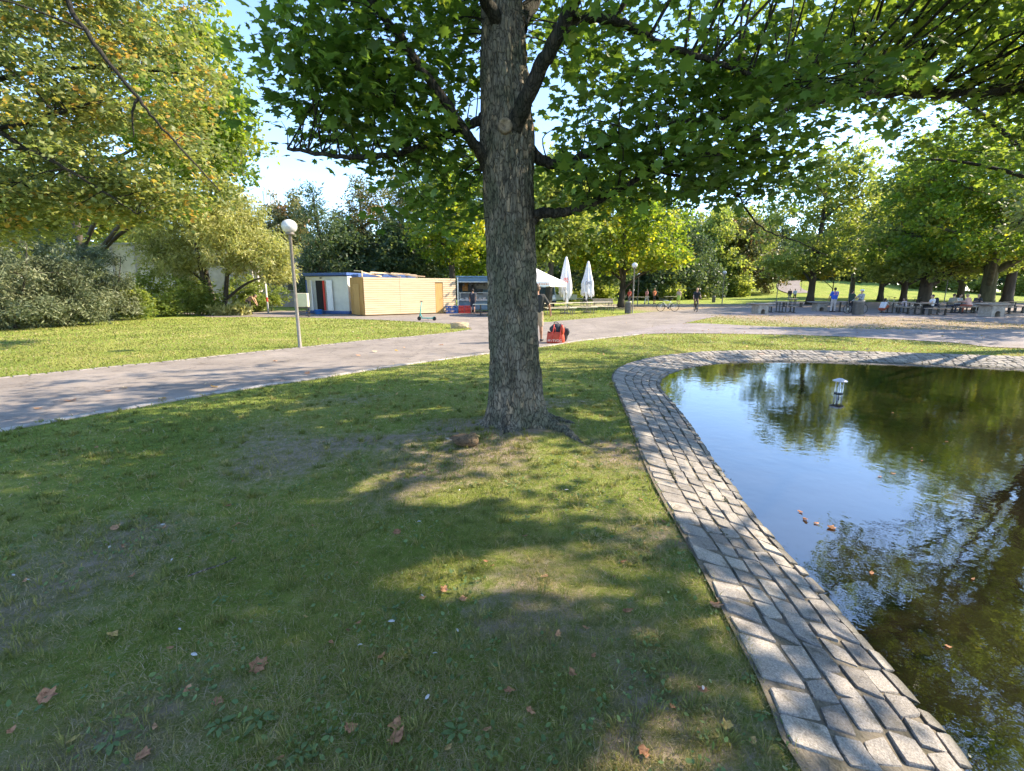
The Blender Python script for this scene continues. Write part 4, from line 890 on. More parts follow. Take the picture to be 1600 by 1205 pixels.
for k in range(6):
    m_ = ['leaf_blue', 'leaf_green', 'leaf_blue', 'leaf_blue', 'leaf_green', 'leaf_rust'][k]
    el = [(0, 0, .46, .44, .44, .40, 150), (rng.uniform(-.1, .1), 0, .74, .30, .30, .24, 70), (.22, -.2, .22, .28, .28, .20, 50), (-.22, -.2, .25, .28, .28, .20, 50)]
    el = [tuple(16 * q for q in e[:6]) + (e[6],) for e in el]
    protos[k] = make_tree('wood_tree', fl[k % 3], (0, 0, 0), 16, .4, el, M[m_], M['bark_far'], DIAM, .52, 50, 1.15, .7, .5, .8, nlimb=8, tint0=[.45, .5, .35, .6, .65, .5][k], tvar=.25, minz=.3, hang=(0, 0, -.4), holes=.2)
used = set()
for i, (px, Y, h, sp) in enumerate(far):
    k = 5 if px in (1165,) else (i * 5 + i // 3) % 5
    x = at(px, Y); loc = (x, Y, hz(x, Y) - .1)
    if k in used: o = dup(protos[k], loc, rng.uniform(0, 6.28))
    else: o = protos[k]; o.location = loc; used.add(k)
    o.scale = (sp / 7, sp / 7, h / 15.5)
    side = 'between the kiosk and the park trees' if 650 <= px <= 960 else 'left of the kiosk' if px < 650 else 'behind the sunny meadow' if px < 1200 else 'behind the picnic places'
    o['label'] = ['dark shaggy', 'dense green', 'bluish dark', 'shady round', 'lighter green', 'brownish'][k] + ' tree in the far wood ' + side
    o['group'] = 'trees of the far wood ' + side
for k in range(6):
    if k not in used:
        for ch in list(protos[k].children): bpy.data.objects.remove(ch)
        bpy.data.objects.remove(protos[k])
# undergrowth of the wood: bushes along its edge
ub = [(1010, 76), (1045, 74), (1085, 84), (1125, 92), (1150, 90), (1185, 110), (1420, 100), (1470, 96), (1530, 92), (1590, 88), (890, 70), (938, 66), (830, 66)]
pr = None
for i, (px, Y) in enumerate(ub):
    x = at(px, Y)
    if pr is None:
        pr = make_tree('shrub', 'x', (0, 0, 0), 3.4, .05, [(0, 0, 1.6, 2.6, 2.0, 1.7, 80)], M['leaf_green'], M['bark_far'], DIAM, .34, 50, .6, .7, .5, .8, nlimb=6, tint0=.7, cat='shrub', multi=2); o = pr; o.location = (x, Y, hz(x, Y))
    else: o = dup(pr, (x, Y, hz(x, Y)), i * 1.3)
    s = .8 + .5 * ((i * 7) % 5) / 5; o.scale = (s * 1.2, s, s)
    o['label'] = 'leafy shrub at the foot of the far wood'; o['group'] = 'shrubs at the foot of the far wood'
# ================================================================== OBJECTS
M['white'] = pm('white_paint', (.74, .74, .71), .5, var=.08, scale=4)
M['globe'] = pm('milky_globe', (.55, .545, .53), .18, var=.03, spec=.5)
M['galv'] = pm('galvanised_steel', (.20, .18, .155), .5, .2, var=.2, scale=9)
M['steel_dark'] = pm('dark_steel', (.06, .055, .05), .5, .3, var=.3)
M['plank'] = pm('spruce_boards', (.60, .455, .29), .7, var=.16, scale=2.2, stretch=(.35, .35, 7), bump=.25, bscale=10)
M['plank_dark'] = pm('amber_boards', (.46, .27, .085), .65, var=.18, scale=3, stretch=(6, 6, .5))
M['blue'] = pm('blue_paint', (.05, .11, .30), .45, var=.2)
M['truckblue'] = pm('grey_blue_paint', (.11, .20, .30), .4, var=.12)
M['cream'] = pm('cream_container_panel', (.66, .66, .58), .5, var=.1, scale=2)
M['dark'] = pm('dark_interior', (.02, .02, .02), .8)
M['black'] = pm('black_plastic', (.02, .02, .022), .5, var=.2)
M['rubber'] = pm('tyre_rubber', (.02, .02, .02), .75)
M['red'] = pm('red_plastic', (.55, .045, .03), .45, var=.12)
M['orange'] = pm('orange_panel', (.55, .24, .05), .5, var=.15)
M['teal'] = pm('teal_paint', (.02, .32, .28), .4, var=.1)
M['canvas'] = pm('white_canvas', (.80, .78, .74), .8, var=.06, scale=6, bump=.2, bscale=9)
M['canvas_grey'] = pm('pale_umbrella_cloth', (.66, .66, .68), .8, var=.1, scale=5, stretch=(3, 3, .4), bump=.3, bscale=5)
M['table'] = pm('varnished_beer_table', (.62, .54, .40), .5, var=.15, scale=3, stretch=(.6, 6, 6))
M['tabledark'] = pm('weathered_table_top', (.30, .24, .19), .7, var=.3, scale=4, stretch=(.6, 6, 6))
M['concrete'] = pm('weathered_concrete', (.34, .30, .26), .9, var=.3, scale=5, bump=.4)
M['wallpaint'] = pm('pale_concrete_wall', (.52, .47, .42), .9, var=.22, scale=1.2, bump=.2)
M['greywall'] = pm('grey_rendered_wall', (.36, .35, .34), .9, var=.15, scale=1.5)
M['bin'] = pm('grey_metal_bin', (.10, .095, .09), .5, .3, var=.2)
M['bag'] = pm('orange_red_tarpaulin', (.50, .06, .028), .5, var=.2, scale=14, bump=.35, bscale=18)
M['bagtop'] = pm('dark_navy_nylon', (.035, .035, .045), .7, var=.4, scale=16, bump=.5, bscale=22)
M['beige'] = pm('beige_cabinet_paint', (.52, .49, .34), .5, var=.08)
M['rock'] = pm('sandstone', (.38, .28, .17), .9, var=.3, scale=5, bump=.6, bscale=20)
M['glass'] = pm('dark_window_glass', (.04, .055, .06), .08, spec=.6)
M['chrome'] = pm('brushed_aluminium', (.55, .55, .56), .3, .8, var=.08)
M['lav'] = pm('lavender_grey_metal', (.58, .56, .66), .4, .2, var=.06)
M['text_red'] = pm('red_print', (.60, .05, .04), .7)
M['text_dark'] = pm('navy_print', (.05, .07, .14), .7)
M['text_orange'] = pm('orange_print', (.62, .22, .10), .7)
M['text_pale'] = pm('pale_print', (.80, .66, .58), .7)

def text(body, size, mat, parent, loc, rot, name='lettering', ext=.002):
    cu = bpy.data.curves.new(name, 'FONT'); cu.body = body; cu.size = size; cu.align_x = 'CENTER'; cu.align_y = 'CENTER'; cu.extrude = ext
    cu.materials.append(mat); o = bpy.data.objects.new(name, cu); C.objects.link(o)
    me = bpy.data.meshes.new_from_object(o.evaluated_get(bpy.context.evaluated_depsgraph_get())); bpy.data.objects.remove(o)
    me.materials.clear(); me.materials.append(mat); o = bpy.data.objects.new(name, me); C.objects.link(o); o.parent = parent; o.location = loc; o.rotation_euler = rot; return o

# ---- globe lamps
def lamp():
    t = thing('globe_lamp', 'x', 'street lamp')
    mb = MB(); mb.lathe([(.062, -.05), (.062, .04), (.05, .06), (.045, 1.2), (.042, 3.12), (.05, 3.13)], 16); mb.build('post', M['galv'], t, smooth=True)
    mb = MB(); mb.lathe([(.05, 3.12), (.11, 3.14), (.12, 3.18), (.10, 3.20)], 20); mb.build('collar', M['galv'], t, smooth=True)
    mb = MB(); mb.ell((0, 0, 3.36), (.205, .205, .185), nu=32, nv=20); mb.build('globe', M['globe'], t, smooth=True); return t
L0 = lamp(); L0.location = G(469, 543)
L0['label'] = 'nearest globe lamp, its post standing at the edge of the sunny lawn'
for x, Y, sc, lb in ((988, 33.6, .98, 'white globe lamp beside the waste bin and the spreading maple'), (996, 52, .95, 'smaller globe lamp behind the one with the waste bin'), (1128, 50, 1.0, 'globe lamp on the sunny strip left of the waste bin in the meadow'),
                     (1213, 62, 1.0, 'thin globe lamp standing left of the two walkers'), (1325, 56, 1.05, 'globe lamp behind the woman in the dark apron'), (1475, 60, 1.05, 'globe lamp between the thick trunks on the far lawn'), (1250, 96, 1.0, 'farthest globe lamp where the path climbs the hill')):
    o = dup(L0, (at(x, Y), Y, hz(at(x, Y), Y)), 0, lb); o.scale = (sc,) * 3
for o in [q for q in C.objects if q.name.startswith('globe_lamp')]: o['group'] = 'globe lamps along the paths'

# ---- container hut and wooden kiosk
A = V3((-9.3, 30.0, 0)); B = V3((-4.0, 34.0, 0)); dl = (B - A).normalized(); dn = V3((-dl.y, dl.x, 0)); LW = (B - A).length
t = thing('container_hut', 'white container hut with blue steel frame and two open doors', 'hut', (-10.95, 32.05, 0), math.atan2(1.45, -3.5))
# local x runs left along the front, local -y is out of the front (towards the camera side)
fx = lambda a: -a
LH = 3.85
mb = MB(); mb.box((LH / 2, -1.25, 1.36), (LH - .16, 2.3, 2.32)); mb.build('body', M['cream'], t, bevel=.01)
# rotated frame: x axis points to picture left, so the front face lies at +y
front = 0.0
mb = MB(); mb.box((LH / 2, -1.2, 2.66), (LH, 2.5, .18)); mb.build('roof_frame', M['blue'], t, bevel=.02)
mb = MB(); mb.box((LH / 2, -1.2, .12), (LH, 2.5, .20)); mb.build('base_rail', M['blue'], t, bevel=.02)
mb = MB(); mb.box((1.55, -.02, 2.66), (.32, .10, .15)); mb.build('roof_sign', M['canvas'], t)
for a, w in ((2.55, .58), (1.75, .34)):
    mb = MB(); mb.box((a, -.09, 1.25), (w, .06, 2.0)); mb.build('doorway', M['dark'], t)
d = MB(); d.box((3.10, .16, 1.25), (.46, .05, 2.02), rz=-.5).build('door', M['white'], t, bevel=.008)
d = MB(); d.box((3.42, .20, 1.25), (.12, .06, 2.1), rz=-.4).build('door_edge', M['blue'], t, bevel=.008)
d = MB(); d.box((1.98, .10, 1.25), (.16, .05, 2.0)).build('red_panel', M['red'], t, bevel=.008)
d = MB(); d.box((1.48, .12, 1.25), (.40, .05, 2.02), rz=.3).build('door', M['white'], t, bevel=.008)
mb = MB(); mb.box((2.35, -.06, 2.42), (.12, .08, .08)); mb.build('wall_lamp', M['black'], t)
o = MB(); o.lathe([(.16, 0), (.24, .02), (.27, .30), (.29, .31), (.26, .29), (.20, .05)], 20, (0, 0, 0))
tub = tag(o.build('tub', pm('blue_tub', (.05, .20, .62), .4), smooth=True), 'bright blue plastic tub in front of the container door', 'tub'); tub.location = (-13.15, 32.35, .0)

t = thing('wooden_kiosk', 'long kiosk clad in pale spruce boards with an amber door', 'kiosk', A, math.atan2(dl.y, dl.x))
mb = MB()
H = 2.42; nb = 17
for i in range(nb):
    z0 = .08 + (H - .08) * i / nb; z1 = .08 + (H - .08) * (i + 1) / nb - .02
    for xa, xb in ((.03, 2.42), (2.43, 5.02), (5.62, LW)):
        mb.box(((xa + xb) / 2, -.012 + random.uniform(-.003, .003), (z0 + z1) / 2), (xb - xa, .03, z1 - z0))
    if z0 > 2.02: mb.box((5.32, -.012, (z0 + z1) / 2), (.6, .03, z1 - z0))
mb.build('board_wall', M['plank'], t, bevel=.004)
mb = MB(); mb.box((LW / 2, 1.22, 1.22), (LW - .04, 2.38, 2.36)); mb.build('body', M['plank_dark'], t)
mb = MB(); mb.box((5.32, -.0, 1.06), (.56, .02, 2.0)); dr = mb.build('door', M['plank_dark'], t, bevel=.004)
mb = MB(); mb.tube([(5.52, -.03, 1.05), (5.52, -.07, 1.05), (5.43, -.07, 1.05)], .012, 8); mb.build('handle', M['steel_dark'], dr, smooth=True)
mb = MB()
for i in range(12): mb.box((-.014, .12 + i * .195, 1.24), (.028, .185, 2.36))
mb.build('side_boards', M['plank_dark'], t, bevel=.004)
mb = MB(); mb.box((-.045, 1.2, 1.02), (.03, 1.0, 1.96)); mb.box((-.066, .62, 1.02), (.012, .08, 1.96)); mb.box((-.066, 1.78, 1.02), (.012, .08, 1.96)); mb.box((-.066, 1.2, 1.78), (.012, 1.06, .08)); mb.build('side_door', pm('honey_boards', (.52, .32, .11), .65, var=.15, scale=3, stretch=(6, 6, .5)), t, bevel=.004)
mb = MB(); mb.box((LW / 2 - 1.2, 1.7, 2.52), (LW - 2.6, 1.3, .20)); mb.build('container_rim', M['blue'], t, bevel=.02)
mb = MB()
for i, (xa, ya, za, xb, yb, zb) in enumerate(((.1, .3, 2.45, .1, .3, 2.80), (.1, .3, 2.72, 1.6, .9, 2.50), (.6, .2, 2.72, 1.9, 1.0, 2.70), (1.7, .6, 2.75, 2.6, .1, 2.46), (2.3, 1.0, 2.72, 3.6, .8, 2.66), (2.9, .5, 2.68, 3.8, .1, 2.46), (3.0, 1.2, 2.66, 4.6, .6, 2.52), (.1, .3, 2.78, .2, 2.0, 2.86), (1.2, 1.9, 2.74, 4.4, 1.5, 2.64))):
    mb.bar((xa, ya, za), (xb, yb, zb), .05, .07)
mb.build('roof_battens', M['plank'], t)

# ---- food stall
t = thing('food_stall', 'grey blue food stall with an open serving hatch and glass counter', 'food stall', (-3.93, 34.35, 0), R(4))
WS = 5.2
mb = MB(); mb.box((WS / 2, 1.95, 1.35), (WS, .06, 2.3)); mb.box((.04, 1.0, 1.35), (.08, 1.9, 2.3)); mb.box((WS - .04, 1.0, 1.35), (.08, 1.9, 2.3)); mb.box((WS / 2, 1.0, .24), (WS, 1.9, .08))
mb.box((WS / 2, .03, .58), (WS - .18, .06, .62)); mb.box((WS / 2, .03, 2.36), (WS - .18, .06, .28)); mb.build('body', M['truckblue'], t, bevel=.015)
mb = MB(); mb.box((WS / 2, .95, 2.54), (WS + .1, 2.1, .10)); mb.build('roof', M['truckblue'], t, bevel=.03)
mb = MB(); mb.box((.05, -.02, 1.42), (.10, .06, 2.36)); mb.box((WS / 2, -.03, 2.18), (WS, .04, .06)); mb.build('hatch_frame', M['chrome'], t, bevel=.01)
mb = MB(); mb.box((WS / 2, -.10, .91), (WS - .2, .34, .05)); mb.build('counter', M['white'], t, bevel=.01)
mb = MB(); mb.box((WS / 2, .10, 1.42), (WS - .3, .02, .04)); mb.box((WS / 2, .30, 1.42), (WS - .3, .42, .03))
for i in range(5): mb.box((.2 + i * 1.2, .1, 1.17), (.03, .03, .48))
dc = mb.build('display_case', M['chrome'], t)
mb = MB()
for i in range(15): mb.box((.35 + i * .32, .3, .99 + .02 * (i % 3)), (.22, .28, .12 + .04 * (i % 2)))
mb.build('trays', pm('food_trays', (.42, .36, .30), .5, var=.5, scale=2.5), t, bevel=.01)
mb = MB(); mb.box((WS / 2, 1.85, 1.9), (WS - .2, .10, .5)); mb.box((WS / 2, 1.7, 1.15), (WS - .2, .4, .5)); mb.build('back_shelf', M['greywall'], t)
mb = MB(); mb.box((.55, 1.5, 1.85), (.42, .3, .62)); mb.build('poster', M['orange'], t)
mb = MB(); mb.box((.95, 1.45, 1.75), (.40, .3, .5)); mb.box((1.6, 1.6, 1.5), (.5, .4, .35)); mb.build('oven', M['black'], t, bevel=.01)
mb = MB(); mb.tube([(.3, .5, 2.1), (WS - .3, .5, 2.1)], .02, 6)
for i in range(9): mb.box((.45 + i * .5, .5, 2.0), (.16, .05, .18))
mb.build('hanging_rail', M['steel_dark'], t)
for x in (.9, WS - 1.0): MB().lathe([(.10, -.09), (.30, -.09), (.32, -.05), (.32, .05), (.30, .09), (.10, .09)], 20, (x, .30, .30), rot=Matrix.Rotation(R(90), 3, 'X')).build('wheel', M['rubber'], t, smooth=True)
mb = MB(); mb.box((4.0, -.08, 1.9), (.55, .03, .42)); mb.build('price_board', M['white'], t)

# ---- crates
def crate(mat):
    mb = MB(); w, d, h = .40, .30, .26
    for sx in (-1, 1): mb.box((sx * (w / 2 - .01), 0, h / 2), (.02, d, h))
    for sy in (-1, 1):
        mb.box((0, sy * (d / 2 - .01), .05), (w - .04, .02, .10)); mb.box((0, sy * (d / 2 - .01), h - .03), (w - .04, .02, .06))
        for k in (-1, 0, 1): mb.box((k * .12, sy * (d / 2 - .01), .15), (.04, .02, .12))
    mb.box((0, 0, .01), (w - .04, d - .04, .02))
    for k in range(4):
        for j in range(3): mb.lathe([(.03, .03), (.03, .17), (.013, .22), (.013, .25)], 8, (-.13 + k * .088, -.08 + j * .08, 0))
    return mb.build('bottle_crate', mat)
cb, cr2 = crate(M['blue']), crate(M['red'])
for src, xs, lbs in ((cb, ((-4.42, 33.30), (-4.0, 33.42)), ('dark blue bottle crate nearest to the amber door', 'dark blue bottle crate next to the red crates')), (cr2, ((-3.55, 33.5), (-3.13, 33.62)), ('red bottle crate next to the blue crates', 'red bottle crate nearest to the food stall'))):
    first = True
    for (x, y), lb in zip(xs, lbs):
        for lv in (0, 1):
            o = src if first else src.copy()
            if not first: C.objects.link(o)
            first = False; o.location = (x, y, .015 + lv * .263); o.rotation_euler = (0, 0, .12)
            tag(o, lb + (', on the ground' if lv == 0 else ', on top of its stack'), 'crate', 'bottle crates in front of the kiosk')

# ---- electric cabinet, wall, masts, posts behind the lamp
t = thing('cabinet', 'beige box on a dark metal stand behind the lamp post', 'cabinet', (at(474, 29), 29, 0), .2)
MB().box((0, 0, 1.02), (.72, .5, .82)).build('box', M['beige'], t, bevel=.03)
mb = MB()
for sx in (-1, 1):
    for sy in (-1, 1): mb.box((sx * .32, sy * .2, .31), (.04, .04, .62))
for z in (.12, .34, .56): mb.box((0, 0, z), (.7, .46, .05))
mb.build('stand', M['steel_dark'], t)
t = thing('retaining_wall', 'pale concrete wall with upright ribs behind the shrubs', 'wall', (at(255, 39), 39, 0), R(-6))
MB().box((0, .3, 2.6), (17, .5, 5.2)).build('wall', M['wallpaint'], t)
mb = MB()
for i in range(9): mb.box((-8 + i * 2.0, -.05, 2.5), (.4, .24, 5.0))
mb.build('ribs', M['wallpaint'], t, bevel=.02); MB().box((0, .28, 5.26), (17.2, .8, .14)).build('coping', M['greywall'], t)
t = thing('building', 'flat grey building showing above the white container', 'building', (at(470, 46), 46, 0))
MB().box((0, 3, 2.4), (9, 6, 4.8)).build('wall', M['greywall'], t); MB().box((0, 3, 4.9), (9.4, 6.4, .22)).build('roof', M['concrete'], t)
for x in (-2.6, -.6, 1.4, 3.2):
    w = MB().box((x, -.02, 2.2), (1.1, .06, 1.4)).build('window', M['white'], t); MB().box((x, -.06, 2.2), (.96, .03, 1.26)).build('pane', M['glass'], w)
t = thing('building', 'white roofed building far behind the pale feathery tree', 'building', (at(360, 74), 74, 0))
MB().box((0, 4, 4.4), (26, 8, 8.8)).build('wall', M['white'], t); MB().box((0, 4, 8.95), (27, 9, .3)).build('roof', M['greywall'], t)
for i in range(9):
    w = MB().box((-11.5 + i * 2.9, -.03, 6.6), (1.7, .08, 1.5)).build('window', M['white'], t); MB().box((-11.5 + i * 2.9, -.09, 6.6), (1.5, .04, 1.3)).build('pane', M['glass'], w)
t = thing('lattice_mast', 'white lattice mast with upright antennas rising behind the lamp globe', 'mast', (at(437, 72), 72, 0))
mb = MB()
for sx in (-1, 1):
    for sy in (-1, 1): mb.tube([(sx * .8, sy * .8, 0), (sx * .8, sy * .8, 13.6)], .08, 6)
for k in range(9):
    z = .4 + k * 1.5
    for (a, b2) in (((-.8, -.8), (.8, -.8)), ((.8, -.8), (.8, .8)), ((.8, .8), (-.8, .8)), ((-.8, .8), (-.8, -.8))):
        mb.tube([(a[0], a[1], z), (b2[0], b2[1], z + 1.4)], .055, 5); mb.tube([(a[0], a[1], z), (b2[0], b2[1], z)], .055, 5)
mb.build('lattice', M['white'], t)
mb = MB(); mb.box((-.5, 0, 12.5), (5.4, 2.0, .16))
for k in range(7): mb.tube([(-3.1 + k * .85, -.9, 12.5), (-3.1 + k * .85, -.9, 13.5)], .035, 5)
mb.tube([(-3.1, -.9, 13.4), (2.1, -.9, 13.4)], .035, 5); mb.build('platform', M['white'], t)
for k in range(5): MB().tube([(-.9 + k * .5, .1 * (k % 2), 12.6), (-.9 + k * .5, .1 * (k % 2), 15.6 + .3 * (k % 3))], .11, 8).build('antenna', M['white'], t)
t = thing('bollard', 'pale post with a red band beside the bending person', 'post', (at(419, 34), 34, 0))
MB().lathe([(.06, 0), (.06, 2.3), (.03, 2.34)], 12).build('post', M['white'], t, smooth=True); MB().lathe([(.064, .8), (.064, 1.1)], 12).build('red_band', M['red'], t)

# ---- scooter
def wheel_mb(r, w, n=22):
    mb = MB()
    ring = [(math.cos(2 * math.pi * i / n) * r, 0, math.sin(2 * math.pi * i / n) * r) for i in range(n + 1)]
    mb.tube(ring, w, 8, cap=False); return mb
def spokes(mb, c, r, k=10, w=.004):
    for i in range(k):
        a = math.pi * 2 * i / k; mb.tube([c, (c[0] + math.cos(a) * r, c[1], c[2] + math.sin(a) * r)], w, 4, cap=False)
    return mb
t = thing('electric_scooter', 'teal electric scooter parked on the asphalt in front of the kiosk', 'scooter', G(667, 501), R(-8)); t.scale = (.88, .88, .88)
for x in (-.48, .48):
    mb = MB(); mb.lathe([(.03, -.03), (.09, -.032), (.118, -.024), (.125, 0), (.118, .024), (.09, .032), (.03, .03)], 24, (x, 0, .125), rot=Matrix.Rotation(R(90), 3, 'X')); mb.build('wheel', M['rubber'], t, smooth=True)
mb = MB(); mb.box((.04, 0, .15), (.72, .16, .06)); mb.bar((.36, 0, .16), (.52, 0, .26), .1, .03); mb.build('deck', M['teal'], t, bevel=.015)
mb = MB(); mb.tube([(-.48, 0, .14), (-.43, 0, .35), (-.30, 0, 1.12)], [.03, .034, .026], 12); mb.tube([(-.40, 0, .40), (-.30, 0, .18)], .03, 10); mb.build('stem', M['teal'], t, smooth=True)
mb = MB(); mb.tube([(-.30, -.26, 1.13), (-.33, -.1, 1.15), (-.33, .1, 1.15), (-.30, .26, 1.13)], .018, 8); mb.box((-.31, 0, 1.17), (.07, .09, .05)); mb.build('handlebar', M['black'], t)
mb = MB(); mb.bar((0, .08, .13), (.06, .2, .0), .015, .015); mb.build('kickstand', M['black'], t)

# ---- rock
me = bmesh.new(); bmesh.ops.create_icosphere(me, subdivisions=4, radius=1)
for v in me.verts:
    n = float(vn(v.co.x, v.co.y, v.co.z, 1.3)) - .5; n2 = float(vn(v.co.x, v.co.y, v.co.z, 4)) - .5
    s = 1 / max(abs(v.co.x) ** 4 + abs(v.co.y) ** 4 + abs(v.co.z) ** 4, 1e-6) ** .25
    v.co = v.co * (.5 + .5 * s) * (1 + .4 * n + .10 * n2); v.co.x *= .42; v.co.y *= .26; v.co.z *= .17; v.co.z += .11
mm = bpy.data.meshes.new('boulder'); me.to_mesh(mm); me.free(); mm.materials.append(M['rock'])
o = bpy.data.objects.new('boulder', mm); C.objects.link(o); o.location = G(719, 513); tag(o, 'flat sandstone boulder at the tip of the sunny lawn', 'boulder')

# ---- umbrellas
t = thing('open_umbrella', 'large open white umbrella with an orange printed valance', 'umbrella', (1.05, 31.6, 0), R(8))
mb = MB(); Rr = 2.45; n = 8
rim = [(Rr * math.cos(2 * math.pi * (i + .5) / n), Rr * math.sin(2 * math.pi * (i + .5) / n)) for i in range(n)]
vs = [(0, 0, 3.25)] + [(x * .5, y * .5, 2.66) for x, y in rim] + [(x, y, 2.12) for x, y in rim]
fs = []
for i in range(n):
    j = (i + 1) % n; fs += [(0, 1 + i, 1 + j), (1 + i, 1 + n + i, 1 + n + j, 1 + j)]
mb.add(vs, fs); cp = mb.build('canopy', M['canvas'], t); md = cp.modifiers.new('s', 'SOLIDIFY'); md.thickness = .012
mb = MB()
for i in range(n):
    a, b2 = V3((*rim[i], 2.115)), V3((*rim[(i + 1) % n], 2.115)); K = 12; vs = []; fs = []
    for k in range(K + 1):
        u = k / K; p = a + (b2 - a) * u; drop = .26 + .04 * abs(math.sin(u * math.pi * 3)); vs += [tuple(p), (p.x * 1.01, p.y * 1.01, p.z - drop)]
    fs = [(2 * k, 2 * k + 2, 2 * k + 3, 2 * k + 1) for k in range(K)]; mb.add(vs, fs)
va = mb.build('valance', M['canvas'], t); md = va.modifiers.new('s', 'SOLIDIFY'); md.thickness = .008
mb = MB()
for i in range(n):
    a, b2 = V3((*rim[i], 1.99)), V3((*rim[(i + 1) % n], 1.99)); K = 18
    for k in range(1, K):
        if k in (8, 9, 10): continue
        u = k / K; p = (a + (b2 - a) * u) * 1.012; p.z = 1.975; d = (b2 - a).normalized()
        mb.box(p, (.05, .012, .07 if k % 2 else .10), math.atan2(d.y, d.x))
mb.build('orange_print', M['text_orange'], va)
mb = MB(); mb.lathe([(.03, 0), (.03, 3.3), (.05, 3.32), (.02, 3.4)], 12); mb.build('pole', M['galv'], t, smooth=True)
mb = MB()
for x, y in rim: mb.bar((0, 0, 2.2), (x * .55, y * .55, 2.58), .02, .03); mb.bar((0, 0, 3.2), (x * .98, y * .98, 2.08), .02, .03)
mb.build('ribs', M['galv'], t)
def folded(label, loc, H, low, tie, tails, seed, body, col, rz, tz, size):
    t = thing('folded_umbrella', label, 'umbrella', loc, rz, 'folded umbrellas by the beer tables'); rd = random.Random(seed)
    MB().lathe([(.30, 0), (.30, .06), (.05, .09), (.035, .1), (.035, H - .05), (.05, H - .03), (.02, H + .03)], 14).build('pole', M['galv'], t, smooth=True)
    n = 40; prof = [(H - .02, .05), (H - .35, .13), (H - 1.0, .24), (tie + .25, .36), (tie, .37), (tie - .12, .34), (low, .38)]
    vs = []; fs = []; K = 22
    for k in range(K + 1):
        u = k / K; z = prof[0][0] + (prof[-1][0] - prof[0][0]) * u
        r = float(np.interp(-z, [-p[0] for p in prof], [p[1] for p in prof]))
        for j in range(n):
            a = 2 * math.pi * j / n; w = 1 + (.10 + .20 * u) * math.cos(8 * a + .5 * math.sin(3 * u)) + .05 * math.sin(3 * a + seed + u * 4)
            zz_ = z
            if k == K: zz_ = z + tails * math.cos(4 * a + seed) - .12 * rd.random()
            vs.append((math.cos(a) * r * w, math.sin(a) * r * w, zz_))
    fs = [(i * n + j, i * n + (j + 1) % n, (i + 1) * n + (j + 1) % n, (i + 1) * n + j) for i in range(K) for j in range(n)]
    o = MB().add(vs, fs).build('cover', M['canvas_grey'], t, smooth=True); md = o.modifiers.new('s', 'SOLIDIFY'); md.thickness = .012
    for q, ln in ((-.16, .5), (.2, .34), (.05, .95 if seed == 1 else .25)):
        mb = MB(); mb.add([(q - .09, -.40, low + .15), (q + .09, -.40, low + .18), (q + .12, -.36, low - ln * .5), (q + .02, -.33, low - ln)], [(0, 1, 2, 3)]); f = mb.build('flap', M['canvas_grey'], t); md = f.modifiers.new('s', 'SOLIDIFY'); md.thickness = .012
    text(body, size, col, t, (-.03, -.47, tz), (R(90), R(-90) if len(body) > 1 and seed == 1 else 0, 0))
    return t
folded('folded white umbrella with a red emblem and a long trailing tail', (at(883, 33.3), 33.3, 0), 3.85, 1.35, 1.75, .18, 1, 'S8', M['text_red'], 0, 2.25, .42)
folded('folded white umbrella with small dark lettering, right of the other', (at(917, 35), 35, 0), 3.65, 1.35, 1.9, .16, 2, 'DK', M['text_dark'], 0, 2.1, .30)

# ---- beer tables and benches
def beer_table():
    t = thing('beer_table', 'x', 'table', group='beer tables on the grass by the parasols')
    MB().box((0, 0, .755), (2.2, .55, .035)).build('table_top', M['table'], t, bevel=.008)
    for sx in (-.75, .75):
        mb = MB(); mb.tube([(sx, -.22, 0), (sx, -.18, .74)], .018, 6); mb.tube([(sx, .22, 0), (sx, .18, .74)], .018, 6); mb.tube([(sx, -.2, .3), (sx, .2, .3)], .014, 6); mb.tube([(sx, 0, .3), (sx * .35, 0, .73)], .012, 6); mb.build('leg', M['galv'], t)
    return t
def beer_bench():
    t = thing('beer_bench', 'x', 'bench', group='beer benches on the grass by the parasols')
    MB().box((0, 0, .465), (2.2, .26, .032)).build('seat', M['table'], t, bevel=.008)
    for sx in (-.75, .75):
        mb = MB(); mb.tube([(sx, -.11, 0), (sx, -.09, .45)], .018, 6); mb.tube([(sx, .11, 0), (sx, .09, .45)], .018, 6); mb.tube([(sx, -.1, .2), (sx, .1, .2)], .014, 6); mb.build('leg', M['galv'], t)
    return t
bt, bb = beer_table(), beer_bench()
rzb = R(22)
sets = [(869, 31.6, 'between the person in shorts and the umbrella with the long tail'), (903, 33.2, 'in the middle of the front row'), (934, 34.6, 'at the right end of the front row')]
fT = fB = True
for px, Y, ds in sets:
    c = V3((at(px, Y), Y, 0))
    if fT: bt.location = c; bt.rotation_euler[2] = rzb; bt['label'] = 'beer table ' + ds; fT = False
    else: dup(bt, c, rzb, 'beer table ' + ds)
    for k, (s, nm) in enumerate(((-.72, 'near side'), (.72, 'far side'))):
        p = c + V3((-math.sin(rzb), math.cos(rzb), 0)) * s; lb = 'beer bench on the %s of the table %s' % (nm, ds.replace('at the right end of the front row', 'at the right end').replace('in the middle of the front row', 'in the middle').replace('between the person in shorts and the umbrella with the long tail', 'left of the long tailed umbrella'))
        if fB: bb.location = p; bb.rotation_euler[2] = rzb; bb['label'] = lb; fB = False
        else: dup(bb, p, rzb, lb)
for px, Y, lb in ((900, 46, 'pale beer table behind the umbrella with dark lettering'), (919, 47.5, 'pale beer table second from left in the back row'), (940, 46, 'pale beer table next to the maple trunk in the back row'), (1000, 58, 'pale table behind the waste bin by the path'), (1050, 62, 'long pale table where the people stand in the sun')):
    o = dup(bt, (at(px, Y), Y, 0), R(5), lb, 'beer tables farther back')
